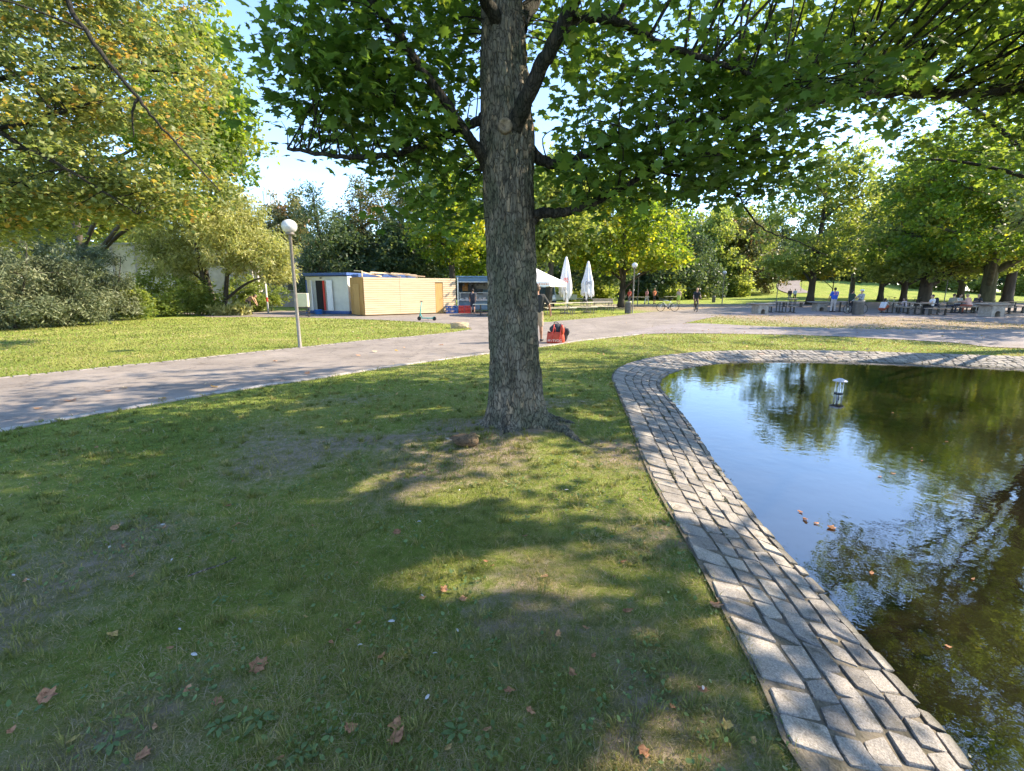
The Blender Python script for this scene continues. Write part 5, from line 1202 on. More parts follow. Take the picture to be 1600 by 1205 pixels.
t = thing('wooden_bench', 'brown slatted bench with a backrest at the end of the beer tables', 'bench', (at(944, 37), 37, 0), R(12))
mb = MB()
for k in range(3): mb.box((0, -.15 + k * .14, .45), (1.7, .11, .03))
mb.build('seat', M['tabledark'], t, bevel=.006)
mb = MB()
for k in range(3): mb.box((0, .26 + k * .03, .62 + k * .14), (1.7, .03, .11))
mb.build('backrest', M['tabledark'], t, bevel=.006)
for sx in (-.7, .7): mb = MB(); mb.tube([(sx, -.18, 0), (sx, -.15, .44)], .02, 6); mb.tube([(sx, .2, 0), (sx, .22, .45), (sx, .34, .95)], .02, 6); mb.build('leg', M['steel_dark'], t)
t = thing('side_table', 'small pale table on one post beside the food stall', 'table', (at(751, 30.5), 30.5, 0))
MB().box((0, 0, .72), (.95, .6, .05)).build('table_top', M['table'], t, bevel=.01); MB().lathe([(.25, 0), (.25, .03), (.05, .05), (.05, .70)], 14).build('post', M['steel_dark'], t)

# ---- van
t = thing('flatbed_van', 'white flatbed van parked behind the open umbrella', 'van', (at(852, 41), 41, 0), R(8))
mb = MB(); pr_ = [(-.95, .45), (.95, .45), (.95, 1.15), (.88, 1.95), (.7, 2.08), (-.7, 2.08), (-.88, 1.95), (-.95, 1.15)]
vs = [(x, 0, z) for x, z in pr_] + [(x, 1.7, z) for x, z in pr_]; n = 8
vs = [(x, (.0 if z < 1.2 else .35), z) for x, z in pr_] + [(x, 1.8, z) for x, z in pr_]
mb.add(vs, [tuple(range(n)), tuple(range(2 * n - 1, n - 1, -1))] + [(i, n + i, n + (i + 1) % n, (i + 1) % n) for i in range(n)]); mb.build('cab', M['white'], t, bevel=.05)
mb = MB(); q = Matrix.Rotation(R(-23), 3, 'X'); mb.box((0, .135, 1.52), (1.62, .03, .68), rot=q); mb.build('windscreen', M['glass'], t, bevel=.01)
mb = MB(); mb.box((0, -.03, .62), (1.9, .08, .22)); mb.build('bumper', M['black'], t, bevel=.02)
for sx in (-.72, .72): MB().box((sx, -.02, .92), (.3, .06, .16)).build('headlight', M['chrome'], t, bevel=.02)
mb = MB(); mb.box((1.6, 3.6, .95), (4.4, .06, .5)); mb.box((0, 3.4, .68), (2.0, 3.0, .1)); mb.box((-.98, 3.4, .95), (.05, 3.0, .45)); mb.box((.98, 3.4, .95), (.05, 3.0, .45)); mb.build('flatbed', M['beige'], t, bevel=.01)
for sx in (-.82, .82):
    for y in (.8, 4.0): MB().lathe([(.12, -.1), (.30, -.1), (.33, -.06), (.33, .06), (.30, .1), (.12, .1)], 18, (sx, y, .33), rot=Matrix.Rotation(R(90), 3, 'Y')).build('wheel', M['rubber'], t, smooth=True)

# ---- waste bins
def wbin(r, h):
    t = thing('waste_bin', 'x', 'bin', group='waste bins in the park')
    MB().lathe([(r * .92, 0), (r, .02), (r, h * .86), (r * .98, h * .86)], 26).build('body', M['bin'], t, smooth=False)
    MB().lathe([(r * 1.03, h * .86), (r * 1.05, h * .89), (r * 1.05, h), (r * .98, h + .005), (r * .9, h * .9), (.02, h * .9)], 26).build('rim', M['galv'], t, smooth=True)
    mb = MB()
    for k in range(22): a = 2 * math.pi * k / 22; mb.box((math.cos(a) * r, math.sin(a) * r, h * .44), (.012, .02, h * .78), a)
    mb.build('slats', M['bin'], t); return t
w0 = wbin(.21, .84); w0.location = (at(981, 33.3), 33.3, 0); w0['label'] = 'slim grey waste bin beside the globe lamp by the path'
w1 = dup(w0, (at(1115, 62), 62, 0), 0, 'small dark waste bin out on the sunny meadow')
w2 = wbin(.31, .95); w2.location = (at(1340, 31.6), 31.6, 0); w2['label'] = 'largest waste bin, grey, standing in front of the black bicycle'

# ---- grills
def grill(sc, label, loc, rz):
    t = thing('stone_grill', label, 'grill', loc, rz, 'concrete grills on the gravel'); t.scale = (sc,) * 3
    mb = MB(); ar = [(.17 * math.cos(R(a)), .16 + .17 * math.sin(R(a))) for a in range(0, 181, 20)]
    poly = [(-.42, 0), (-.17, 0)] + [(-x, z) for x, z in ar][0:0] + [(x, z) for x, z in ar[::-1]] + [(.17, 0), (.42, 0), (.40, .62), (-.40, .62)]
    n = len(poly); vs = [(x, -.38, z) for x, z in poly] + [(x, .38, z) for x, z in poly]
    mb.add(vs, [tuple(range(n)), tuple(range(2 * n - 1, n - 1, -1))] + [(i, n + i, n + (i + 1) % n, (i + 1) % n) for i in range(n)]); mb.build('base', M['concrete'], t)
    MB().box((0, .30, .25), (.5, .06, .45)).build('arch_back', M['dark'], t)  # near-black panel closing the back of the arch
    mb = MB(); vs = []
    for z, a, b2 in ((.625, .48, .42), (.72, .82, .52), (.76, .80, .50)): vs += [(-a, -b2, z), (a, -b2, z), (a, b2, z), (-a, b2, z)]
    mb.add(vs, [(3, 2, 1, 0), (8, 9, 10, 11)] + [(r * 4 + i, r * 4 + (i + 1) % 4, r * 4 + 4 + (i + 1) % 4, r * 4 + 4 + i) for r in range(2) for i in range(4)]); mb.build('slab', M['concrete'], t, bevel=.01)
    mb = MB()
    for k in range(9): mb.tube([(-.3, -.3 + k * .075, .775), (.3, -.3 + k * .075, .775)], .008, 5)
    mb.build('grate', M['steel_dark'], t)
    return t
grill(.95, 'concrete grill standing alone at the left end of the gravel', (at(1187, 33), 33, .012), R(10))
grill(.95, 'concrete grill between the straight trunk and the person in the blue shirt', (at(1280, 37), 37, .012), R(-5))
grill(1.05, 'concrete grill with a dark arch at the right margin', (at(1548, 29.5), 29.5, .012), R(4))

# ---- picnic tables
def ptable():
    t = thing('picnic_table', 'x', 'table', group='picnic tables on the gravel')
    MB().box((0, 0, .75), (1.9, .72, .05)).build('table_top', M['tabledark'], t, bevel=.01)
    for sx in (-.62, .62):
        mb = MB()
        for sy in (-.2, .2): mb.box((sx, sy, .36), (.06, .06, .72))
        mb.box((sx, 0, .02), (.07, .6, .04)); mb.build('leg', M['steel_dark'], t)
    return t
def pbench():
    t = thing('picnic_bench', 'x', 'bench', group='picnic benches on the gravel')
    MB().box((0, 0, .45), (1.8, .30, .05)).build('seat', M['tabledark'], t, bevel=.01)
    for sx in (-.6, .6): mb = MB(); mb.box((sx, 0, .21), (.06, .10, .43)); mb.box((sx, 0, .02), (.06, .26, .04)); mb.build('leg', M['steel_dark'], t)
    return t
pt, pb = ptable(), pbench(); f1 = f2 = True
for px, Y, rz, ds in ((1220, 35, 70, 'right of the lone grill'), (1238, 46, 65, 'behind the lone grill, farther back'), (1312, 36, 75, 'where the person in the blue shirt stands'), (1403, 34, 5, 'where the child sits'), (1447, 31.5, 8, 'where the woman with the backpack sits'),
                      (1494, 34, 10, 'where the group in pale jackets sits'), (1547, 33.5, 6, 'behind the dark arched grill'), (1592, 35, 4, 'at the right margin')):
    c = V3((at(px, Y), Y, .012)); rz = R(rz)
    if f1: pt.location = c; pt.rotation_euler[2] = rz; pt['label'] = 'dark legged picnic table ' + ds; f1 = False
    else: dup(pt, c, rz, 'dark legged picnic table ' + ds)
    for s, nm in ((-.72, 'front'), (.72, 'back')):
        p = c + V3((-math.sin(rz), math.cos(rz), 0)) * s; lb = '%s bench of the picnic table %s' % (nm, ds)
        if f2: pb.location = p; pb.rotation_euler[2] = rz; pb['label'] = lb; f2 = False
        else: dup(pb, p, rz, lb)

# ---- bicycles
def bicycle(label, loc, rz, frame, basket=False):
    t = thing('bicycle', label, 'bicycle', loc, rz); r = .34; c0, c1 = (-.54, 0, r), (.54, 0, r)
    for c in (c0, c1):
        w = wheel_mb(r - .02, .02, 28); w.v = [(x + c[0], y, z + c[2]) for x, y, z in w.v]; wo = w.build('wheel', M['rubber'], t, smooth=True)
        sp = spokes(MB(), c, r - .03, 14, .0035); sp.lathe([(.03, -.04), (.03, .04)], 10, c, rot=Matrix.Rotation(R(90), 3, 'X')); sp.build('spokes', M['chrome'], wo)
    bbk = (.05, 0, .29); st = (.20, 0, .78); hd_t = (-.34, 0, .86); hd_b = (-.38, 0, .70)
    mb = MB()
    for a, b2, rr in ((bbk, st, .017), (st, hd_t, .017), (hd_b, bbk, .02), (bbk, c1, .011), (st, c1, .010), (hd_t, hd_b, .02)): mb.tube([a, b2], rr, 8)
    mb.build('frame', frame, t, smooth=True)
    mb = MB(); mb.tube([hd_b, (-.44, 0, .55), c0], .016, 8); mb.build('fork', frame, t, smooth=True)
    mb = MB(); mb.tube([hd_t, (-.32, 0, 1.0)], .014, 8); mb.tube([(-.22, -.28, 1.0), (-.34, -.14, 1.02), (-.34, .14, 1.02), (-.22, .28, 1.0)], .014, 8); mb.build('handlebar', M['black'], t)
    mb = MB(); mb.tube([st, (.23, 0, .93)], .013, 8); mb.ell((.25, 0, .95), (.14, .075, .035)); mb.build('saddle', M['black'], t, smooth=True)
    mb = MB(); mb.lathe([(.09, -.006), (.09, .006)], 20, bbk, rot=Matrix.Rotation(R(90), 3, 'X')); mb.bar(bbk, (.13, -.09, .15), .02, .02); mb.bar(bbk, (-.03, .09, .43), .02, .02); mb.box((.14, -.12, .15), (.09, .08, .02)); mb.box((-.04, .12, .43), (.09, .08, .02)); mb.build('crank', M['black'], t)
    if basket:
        mb = MB()
        for k in range(9): mb.bar((-.66 + k * .035, -.16, .82), (-.66 + k * .035, -.16, 1.02), .01, .01); mb.bar((-.66 + k * .035, .16, .82), (-.66 + k * .035, .16, 1.02), .01, .01)
        mb.box((-.52, 0, .81), (.32, .32, .02)); mb.build('basket', M['steel_dark'], t)
    return t
M['bikewhite'] = pm('white_bike_paint', (.62, .60, .58), .35); M['bikered'] = pm('red_bike_paint', (.5, .07, .03), .35)
bicycle('white and red bicycle parked on the grass by the path', (at(1043, 36.5), 36.5, 0), R(0), M['bikewhite'], True)
bicycle('dark bicycle ridden by the person in black', (at(1087, 36), 36, .01), R(78), M['black'])
bicycle('long black bicycle leaning behind the largest waste bin', (at(1336, 32.6), 32.6, .012), R(3), M['black'])
bicycle('dark bicycle propped against the thick trunk by the picnic places', (at(1431, 40), 40, .012), R(20), M['black'])
bicycle('bicycle standing behind the squatting woman', (at(1392, 42), 42, .012), R(8), M['bikewhite'])

# ---- pond fountain
fp = G(1310, 615, WATER_Z)
t = thing('pond_fountain', 'small fountain head with a lavender cap standing in the water', 'fountain', fp); t.scale = (.75, .75, .82)
MB().lathe([(.005, .335), (.05, .33), (.15, .285), (.155, .275), (.12, .272), (.02, .275)], 28).build('cap', M['lav'], t, smooth=True)
for k in range(4):
    a = R(45 + 90 * k); MB().tube([(math.cos(a) * .075, math.sin(a) * .075, -.2), (math.cos(a) * .075, math.sin(a) * .075, .275)], .010, 8).build('rod', M['chrome'], t, smooth=True)
mb = MB(); mb.tube([(0, 0, -.2), (0, 0, .14)], .035, 12); mb.tube([(0, 0, .14), (0, 0, .275)], .016, 10); mb.build('pipe', M['chrome'], t, smooth=True)
MB().lathe([(.09, .0), (.09, .02), (.03, .025)], 20).build('collar', M['black'], t)

# ---- bag and backpack on the kerb
p = G(868, 536)
t = thing('carrier_bag', 'orange red carrier bag with pale lettering standing at the kerb', 'bag', p, R(-4))
mb = MB(); vs = []; nS = 28
for z, a, b2 in ((0, .27, .15), (.03, .285, .165), (.15, .28, .16), (.27, .262, .14), (.34, .25, .125), (.335, .238, .112), (.2, .23, .10)):
    for j in range(nS):
        an = 2 * math.pi * j / nS; c_, s_ = math.cos(an), math.sin(an); e = .55
        w = 1 + .035 * math.sin(5 * an + z * 20)
        vs.append((a * w * math.copysign(abs(c_) ** e, c_), b2 * w * math.copysign(abs(s_) ** e, s_), z + .02 * math.sin(3 * an) * (z > .25)))
mb.add(vs, [tuple(range(nS))[::-1]] + [(i * nS + j, i * nS + (j + 1) % nS, (i + 1) * nS + (j + 1) % nS, (i + 1) * nS + j) for i in range(6) for j in range(nS)]); mb.build('bag_body', M['bag'], t, smooth=True)
for x in (-.11, .12):
    mb = MB(); mb.tube(catmull([(x - .02, -.165, .03), (x, -.17, .2), (x + .02, -.15, .36), (x + .05, -.08, .52), (x + .06, .02, .56), (x + .05, .1, .4)], 5), .014, 6); mb.build('strap', M['red'], t, smooth=True)
mb = MB(); mb.ell((.20, -.06, .40), (.07, .09, .17)); mb.build('side_fold', M['bag'], t, smooth=True)
text('MYTVOG', .105, M['text_pale'], t, (-.03, -.178, .085), (R(86), 0, 0))
t = thing('rucksack', 'dark blue rucksack stuffed into and leaning on the orange bag', 'rucksack', p + V3((.03, .06, 0)), R(-10))
mb = MB(); mb.ell((0, 0, .42), (.20, .13, .19)); mb.ell((.10, .04, .50), (.14, .11, .10)); mb.ell((-.14, 0, .43), (.09, .09, .09)); mb.ell((.24, .12, .26), (.12, .11, .24)); mb.ell((.33, .1, .34), (.08, .07, .12)); mb.ell((.05, .10, .25), (.2, .1, .24)); mb.build('pack', M['bagtop'], t, remesh=.018)
mb = MB(); mb.tube(catmull([(-.06, 0, .58), (-.08, -.02, .64), (0, -.02, .65), (.06, 0, .60)], 5), .012, 6); mb.build('grab_handle', M['bagtop'], t, smooth=True)
mb = MB(); mb.tube(catmull([(-.05, -.12, .5), (-.03, -.15, .42), (-.02, -.13, .33)], 4), .012, 6); mb.build('trim', M['red'], t, smooth=True)

# ---- duck
M['duck'] = pm('mottled_feathers', (.13, .085, .045), .85, var=.75, scale=34, stretch=(1, 1.6, 2.4), bump=.5, bscale=60)
M['duckwing'] = pm('dark_scalloped_feathers', (.085, .058, .035), .85, var=.85, scale=26, stretch=(.7, 2, 2), bump=.5, bscale=50)
dk = G(727, 702)
t = thing('duck', 'brown mottled duck resting on the grass in front of the maple', 'duck', (dk.x, dk.y + .05, hz(dk.x, dk.y)), R(-6)); t.scale = (.72, .72, .76)
mb = MB(); mb.ell((0, 0, .085), (.185, .10, .085)); mb.ell((.10, 0, .09), (.10, .085, .085)); mb.ell((.13, -.01, .135), (.055, .045, .06)); mb.cap((-.12, 0, .10), .06, (-.235, .01, .115), .018)
mb.ell((.115, -.015, .185), (.050, .037, .036)); mb.ell((.08, -.01, .17), (.04, .035, .03)); mb.build('body', M['duck'], t, remesh=.008)
for s in (-1, 1):
    mb = MB(); rt = Matrix.Rotation(R(8) * s, 3, 'Z'); mb.ell((-.045, s * .085, .11), (.15, .028, .055), rot=rt); mb.cap((-.12, s * .075, .125), .03, (-.22, s * .03, .14), .008); mb.build('wing', M['duckwing'], t, remesh=.007)
mb = MB(); mb.cap((.155, -.02, .178), .018, (.205, -.028, .165), .011); mb.build('bill', pm('olive_bill', (.16, .12, .05), .5), t, smooth=True)
for s in (-1, 1): mb = MB(); mb.ell((.135, -.015 + s * .032, .195), (.006, .004, .006), nu=8, nv=6); mb.build('eye', M['black'], t, smooth=True)
mb = MB(); mb.add([(-.20, -.03, .105), (-.20, .03, .105), (-.29, .018, .118), (-.30, 0, .12), (-.29, -.018, .118)], [(0, 1, 2, 3, 4)]); o = mb.build('tail', pm('pale_tail', (.36, .30, .24), .8, var=.4, scale=40), t); md = o.modifiers.new('s', 'SOLIDIFY'); md.thickness = .01
# ================================================================== PEOPLE
SKIN = pm('skin', (.50, .30, .21), .55, var=.06); SKIN_D = pm('tanned_skin', (.40, .21, .13), .55, var=.06)
HAIR_D = pm('dark_hair', (.02, .016, .013), .6, var=.3, scale=40); HAIR_B = pm('fair_hair', (.38, .26, .14), .6, var=.3, scale=40); HAIR_G = pm('brown_hair', (.10, .06, .035), .6, var=.3, scale=40)
def cloth(name, c, var=.15): return pm(name + '_cloth', c, .85, var=var, scale=8, bump=.25, bscale=25)
SH = cloth('shoe', (.04, .04, .045))
def P_(d): return {k: V3(v) for k, v in d.items()}
def stand(la=.06, ra=.06, lf=.04, rf=-.04, stride=.0, lean=.0):
    j = dict(pel=(0, 0, .95), chest=(0, lean * .5, 1.25), neck=(0, lean, 1.46), head=(0, lean + .02, 1.62))
    for s, nm, a, f in ((-1, 'l', la, lf), (1, 'r', ra, rf)):
        j[nm + 'sh'] = (s * .18, lean, 1.40); j[nm + 'el'] = (s * (.20 + a), lean + f * .6 - .02, 1.12); j[nm + 'wr'] = (s * (.19 + a * 1.2), lean + f * 1.6 + .05, .88)
        st = stride * s
        j[nm + 'hp'] = (s * .09, 0, .92); j[nm + 'kn'] = (s * .10, st * .5 + .03, .50); j[nm + 'an'] = (s * .11, st, .085); j[nm + 'to'] = (s * .13, st + .16, .03)
    return P_(j)
def sit(seat=.47, lean=.06, reach=.3):
    j = dict(pel=(0, 0, seat + .10), chest=(0, lean, seat + .40), neck=(0, lean * 2, seat + .61), head=(0, lean * 2 + .06, seat + .77))
    for s, nm in ((-1, 'l'), (1, 'r')):
        j[nm + 'sh'] = (s * .17, lean * 1.8, seat + .55); j[nm + 'el'] = (s * .22, lean + .12, seat + .33); j[nm + 'wr'] = (s * .12, lean + .12 + reach * .8, seat + .36)
        j[nm + 'hp'] = (s * .09, 0, seat + .09); j[nm + 'kn'] = (s * .11, .42, seat + .08); j[nm + 'an'] = (s * .10, .40, .085); j[nm + 'to'] = (s * .11, .56, .03)
    return P_(j)
def squat():
    j = dict(pel=(0, 0, .28), chest=(0, .14, .58), neck=(0, .22, .78), head=(0, .28, .94))
    for s, nm in ((-1, 'l'), (1, 'r')):
        j[nm + 'sh'] = (s * .17, .20, .72); j[nm + 'el'] = (s * .20, .40, .60); j[nm + 'wr'] = (s * .14, .58, .66)
        j[nm + 'hp'] = (s * .09, 0, .28); j[nm + 'kn'] = (s * .13, .36, .46); j[nm + 'an'] = (s * .11, .12, .085); j[nm + 'to'] = (s * .13, .28, .03)
    return P_(j)
def bend():
    j = stand(); j.update(P_(dict(pel=(0, -.1, .90), chest=(0, .14, 1.12), neck=(0, .34, 1.20), head=(0, .46, 1.22), lsh=(-.17, .30, 1.15), rsh=(.17, .30, 1.15), lel=(-.2, .40, .90), rel=(.2, .42, .90), lwr=(-.14, .5, .68), rwr=(.14, .52, .68)))); return j
def ride():
    j = dict(pel=(0, -.23, 1.0), chest=(0, -.08, 1.28), neck=(0, .05, 1.48), head=(0, .10, 1.64))
    for s, nm, ph in ((-1, 'l', 0), (1, 'r', 1)):
        j[nm + 'sh'] = (s * .18, .03, 1.42); j[nm + 'el'] = (s * .24, .14, 1.18); j[nm + 'wr'] = (s * .26, .26, 1.04)
        j[nm + 'hp'] = (s * .09, -.22, .98); j[nm + 'kn'] = (s * .12, .12 if ph else .05, .78 if ph else .55); j[nm + 'an'] = (s * .12, .05 if ph else -.13, .46 if ph else .20); j[nm + 'to'] = (s * .12, .17 if ph else -.0, .42 if ph else .15)
    return P_(j)
def person(label, loc, rz, pose, top, legs, hair=HAIR_D, skin=SKIN, h=1.75, sleeve=.5, legkind='long', hairlen=0, group=None, shoes=SH, vox=.017, extra=None, arms=True):
    t = thing('person', label, 'person', loc, rz, group); k = h / 1.75; t.scale = (k, k, k); j = pose
    mb = MB(); sd = (j['neck'] - j['pel']).normalized()
    mb.cap(j['neck'] - sd * .05, .055, j['head'] - (j['head'] - j['neck']) * .35, .05)
    fw = V3((0, 1, 0)); hd = j['head']
    mb.ell(hd + V3((0, 0, .01)), (.075, .092, .105)); mb.ell(hd + V3((0, .035, -.055)), (.052, .058, .055))
    mb.cap(hd + V3((0, .088, .012)), .009, hd + V3((0, .108, -.022)), .014, 8)                  # nose
    mb.ell(hd + V3((0, .088, -.058)), (.022, .008, .008))                                         # lips
    for s in (-1, 1): mb.ell(hd + V3((s * .078, -.005, -.005)), (.012, .02, .032))               # ears
    for s, nm in ((-1, 'l'), (1, 'r')):
        mb.cap(j['neck'] - sd * .06, .06, j[nm + 'sh'] - sd * .01, .058); mb.cap(j[nm + 'sh'] - V3((s * .06, 0, 0)) - sd * .05, .10, j[nm + 'hp'] + sd * .1 , .105)
        mb.cap(j[nm + 'sh'], .052, j[nm + 'el'], .040); mb.cap(j[nm + 'el'], .040, j[nm + 'wr'], .027)
        d = (j[nm + 'wr'] - j[nm + 'el']).normalized(); sx = d.cross(fw); sx = sx.normalized() if sx.length > .05 else V3((1, 0, 0)); w = j[nm + 'wr']
        ax = d.cross(sx).normalized()
        mb.cap(w, .026, w + d * .07, .030)
        for q in range(4):
            b0 = w + d * .085 + ax * (q - 1.5) * .019; ln = (.062, .074, .070, .054)[q]
            m_ = b0 + d * ln * .55 + sx * -s * .008; mb.cap(b0 - d * .02, .0105, m_, .0095, 7); mb.cap(m_, .0095, m_ + d * ln * .42 - sx * s * .022, .008, 7)
        tb = w + d * .03 + ax * .028; mb.cap(tb, .012, tb + d * .035 + ax * .022, .011, 7); mb.cap(tb + d * .035 + ax * .022, .011, tb + d * .062 + ax * .026, .009, 7)
        mb.cap(j[nm + 'hp'], .088, j[nm + 'kn'], .056); mb.cap(j[nm + 'kn'], .056, j[nm + 'kn'] * .6 + j[nm + 'an'] * .4 + V3((0, -.012, 0)), .055); mb.cap(j[nm + 'kn'] * .6 + j[nm + 'an'] * .4, .052, j[nm + 'an'], .036)
        mb.cap(j[nm + 'an'] + V3((0, -.02, -.03)), .036, j[nm + 'to'], .030)
    mb.cap(j['pel'], .11, j['chest'], .105)
    mb.build('body', skin, t, remesh=vox)
    for s in (-1, 1): MB().ell(hd + V3((s * .030, .086, .015)), (.011, .007, .007), nu=8, nv=6).build('eye', M['black'], t, smooth=True)
    m = MB()
    for s, nm in ((-1, 'l'), (1, 'r')):
        m.cap(j['neck'] - sd * .07, .066, j[nm + 'sh'] - sd * .012, .070); m.cap(j[nm + 'sh'] - V3((s * .06, 0, 0)) - sd * .05, .118, j[nm + 'hp'] * .9 + j['chest'] * .1, .122)
        e = j[nm + 'sh'] + (j[nm + 'el'] - j[nm + 'sh']) * min(1, sleeve * 1.25)
        if sleeve > 0: m.cap(j[nm + 'sh'], .066, e, .060)
        if sleeve > .8: m.cap(j[nm + 'el'], .056, j[nm + 'el'] * .15 + j[nm + 'wr'] * .85, .042)
    m.cap(j['pel'] * .8 + j['chest'] * .2, .128, j['chest'], .122); m.build('shirt', top, t, remesh=.018)
    m = MB()
    for s, nm in ((-1, 'l'), (1, 'r')):
        if legkind == 'skirt': m.cap(j[nm + 'hp'], .13, j[nm + 'kn'], .12); m.cap(j['pel'], .13, (j['lkn'] + j['rkn']) / 2, .12)
        else:
            e = j[nm + 'kn'] + (j[nm + 'hp'] - j[nm + 'kn']) * (.08 if legkind == 'shorts' else 0)
            m.cap(j[nm + 'hp'], .112, e, .088 if legkind == 'shorts' else .074)
            if legkind == 'long': m.cap(j[nm + 'kn'], .074, j[nm + 'an'] + V3((0, 0, .02)), .056)
    m.cap(j['lhp'], .112, j['rhp'], .112); m.build('skirt' if legkind == 'skirt' else 'shorts' if legkind == 'shorts' else 'trousers', legs, t, remesh=.018)
    for s, nm in ((-1, 'l'), (1, 'r')):
        m = MB(); m.cap(j[nm + 'an'] + V3((0, -.03, -.035)), .045, j[nm + 'to'] + V3((0, 0, .004)), .036); m.build('shoe', shoes, t, smooth=True)
    m = MB(); m.ell(hd + V3((0, -.018, .035)), (.088, .094, .090)); m.ell(hd + V3((0, -.045, -.01)), (.080, .062, .075))
    if hairlen: m.cap(hd + V3((0, -.06, 0)), .07, hd + V3((0, -.09, -hairlen)), .05)
    m.build('hair', hair, t, remesh=.014)
    if extra: extra(t, j)
    return t
GR = 'people by the picnic places'
p = G(838, 536)
person('person in a black t-shirt and beige shorts half hidden by the maple trunk', (p.x + .03, 15.0, .01), R(-12), stand(.12, .16, .02, .10, .16), cloth('black_tee', (.035, .035, .034)), cloth('beige_shorts', (.42, .32, .22)), HAIR_G, SKIN_D, 1.80, .62, 'shorts', vox=.0115)
person('person in dark clothes waiting at the counter of the food stall', (at(739, 33.4), 33.4, .015), R(6), stand(.02, .02, .3, .3), cloth('dark_tee', (.035, .037, .05)), cloth('dark_shorts', (.03, .032, .05)), HAIR_D, SKIN, 1.70, .55, 'shorts')
person('person in a tan top bending over beside the shrubs', (at(390, 33), 33, .0), R(-80), bend(), cloth('tan_top', (.46, .28, .16)), cloth('black_trousers', (.02, .02, .022)), HAIR_G, SKIN, 1.72, 1)
person('person in a pink top and white trousers walking in the sun', (at(1010, 56), 56, 0), R(-60), stand(.04, .04, .1, -.1, .22), cloth('pink_top', (.55, .24, .22)), cloth('white_trousers', (.62, .58, .54)), HAIR_G, SKIN, 1.7, .6)
person('person in an orange top and dark shorts by the long table', (at(1022, 56), 56, 0), R(-150), stand(.10, .10, .1, .1), cloth('orange_top', (.62, .20, .08)), cloth('dark_shorts_b', (.03, .03, .03)), HAIR_B, SKIN_D, 1.78, .5, 'shorts')
person('person in a pale top and lime skirt at the end of the long table', (at(1060, 58), 58, 0), R(160), stand(.08, .08, .2, .2), cloth('pale_top', (.60, .42, .36)), cloth('lime_skirt', (.42, .55, .12)), HAIR_B, SKIN, 1.7, .4, 'skirt')
person('person with red top behind the lamp with the waste bin', (at(983, 54), 54, 0), R(120), stand(.08, .08, .2, .2), cloth('red_top', (.55, .09, .06)), cloth('grey_trousers', (.15, .15, .16)), HAIR_D, SKIN, 1.72, .5)
person('cyclist in black on the path', (at(1087, 36), 36, .01), R(168), ride(), cloth('black_jersey', (.02, .025, .03)), cloth('brown_trousers', (.14, .09, .06)), HAIR_B, SKIN, 1.75, .5)
person('walker in a dark jacket, left one of the pair on the far path', (at(1233, 70), 70, hz(at(1233, 70), 70)), R(150), stand(.05, .05, .1, -.1, .2), cloth('dark_jacket', (.06, .05, .06)), cloth('grey_trousers_b', (.2, .19, .2)), HAIR_G, SKIN, 1.75, 1)
person('walker in a pale blue shirt, right one of the pair on the far path', (at(1241, 70), 70, hz(at(1241, 70), 70)), R(170), stand(.05, .05, -.1, .1, -.2), cloth('pale_blue_shirt', (.5, .55, .66)), cloth('dark_trousers', (.05, .05, .07)), HAIR_G, SKIN, 1.75, .8)
def back_print(t, j): text('23', .30, cloth('red_white_print', (.65, .30, .28)), t, (0, -.145, 1.30), (R(90), 0, 0), 'back_print', .01)
person('standing person in a blue shirt with a red and white print on the back', (at(1301, 35), 35, .012), R(-14), stand(.08, .04, .1, .25), cloth('blue_shirt', (.03, .10, .50)), cloth('pale_grey_trousers', (.48, .43, .41)), HAIR_D, SKIN_D, 1.80, .6, group=GR, extra=back_print)
person('standing woman in a dark green apron looking right', (at(1328, 34), 34, .012), R(-80), stand(.10, .10, .25, .25), cloth('green_apron', (.03, .06, .045)), cloth('black_jeans', (.02, .02, .022)), HAIR_D, SKIN, 1.64, .3, group=GR, hairlen=.12)
def hat(t, j):
    h_ = j['head']; MB().lathe([(.10, .05), (.135, .06), (.14, .09), (.13, .14), (.06, .165), (.005, .17)], 20, h_).build('hat', M['white'], t, smooth=True)
check = pm('black_white_pattern', (.7, .7, .7), .8, scale=16, col2=(.03, .03, .03))
person('person with a white hat and black and white patterned top behind the waste bin', (at(1343, 33.6), 33.6, .012), R(100), stand(.1, .1, .3, .3), check, cloth('black_skirt', (.03, .03, .03)), HAIR_G, SKIN, 1.62, 1, group=GR, extra=hat)
person('squatting woman in a white top and rust red skirt', (at(1377, 34), 34, .012), R(-70), squat(), cloth('white_tee', (.70, .66, .66)), cloth('rust_skirt', (.42, .10, .05)), HAIR_D, SKIN, 1.72, .5, 'skirt', .10, GR)
person('child in a pale pink shirt sitting at the picnic table', (at(1411, 35), 34.9, .012), R(90), sit(.45, .05, .3), cloth('pale_pink_shirt', (.68, .58, .62)), cloth('jeans', (.12, .15, .22)), HAIR_G, SKIN, 1.35, .6, group=GR)
def pack(t, j):
    c = j['chest'] + V3((0, -.22, .02)); MB().cap(c + V3((-.06, 0, -.2)), .13, c + V3((-.04, 0, .16)), .11).cap(c + V3((.06, 0, -.2)), .13, c + V3((.04, 0, .16)), .11).build('backpack', cloth('navy_backpack', (.02, .025, .04)), t, remesh=.02)
person('woman in a white top with a big dark backpack leaning back on the bench', (at(1453, 31.4), 31.4, .012), R(72), sit(.47, -.03, .42), cloth('white_top', (.72, .71, .72)), cloth('black_leggings', (.02, .02, .025)), HAIR_D, SKIN, 1.7, .35, group=GR, extra=pack)
person('seated person in an olive grey jacket hunched over the table', (at(1479, 34), 33.8, .012), R(-75), sit(.47, .10, .3), cloth('olive_jacket', (.27, .24, .18)), cloth('dark_jeans', (.05, .055, .08)), HAIR_G, SKIN, 1.75, 1, group=GR)
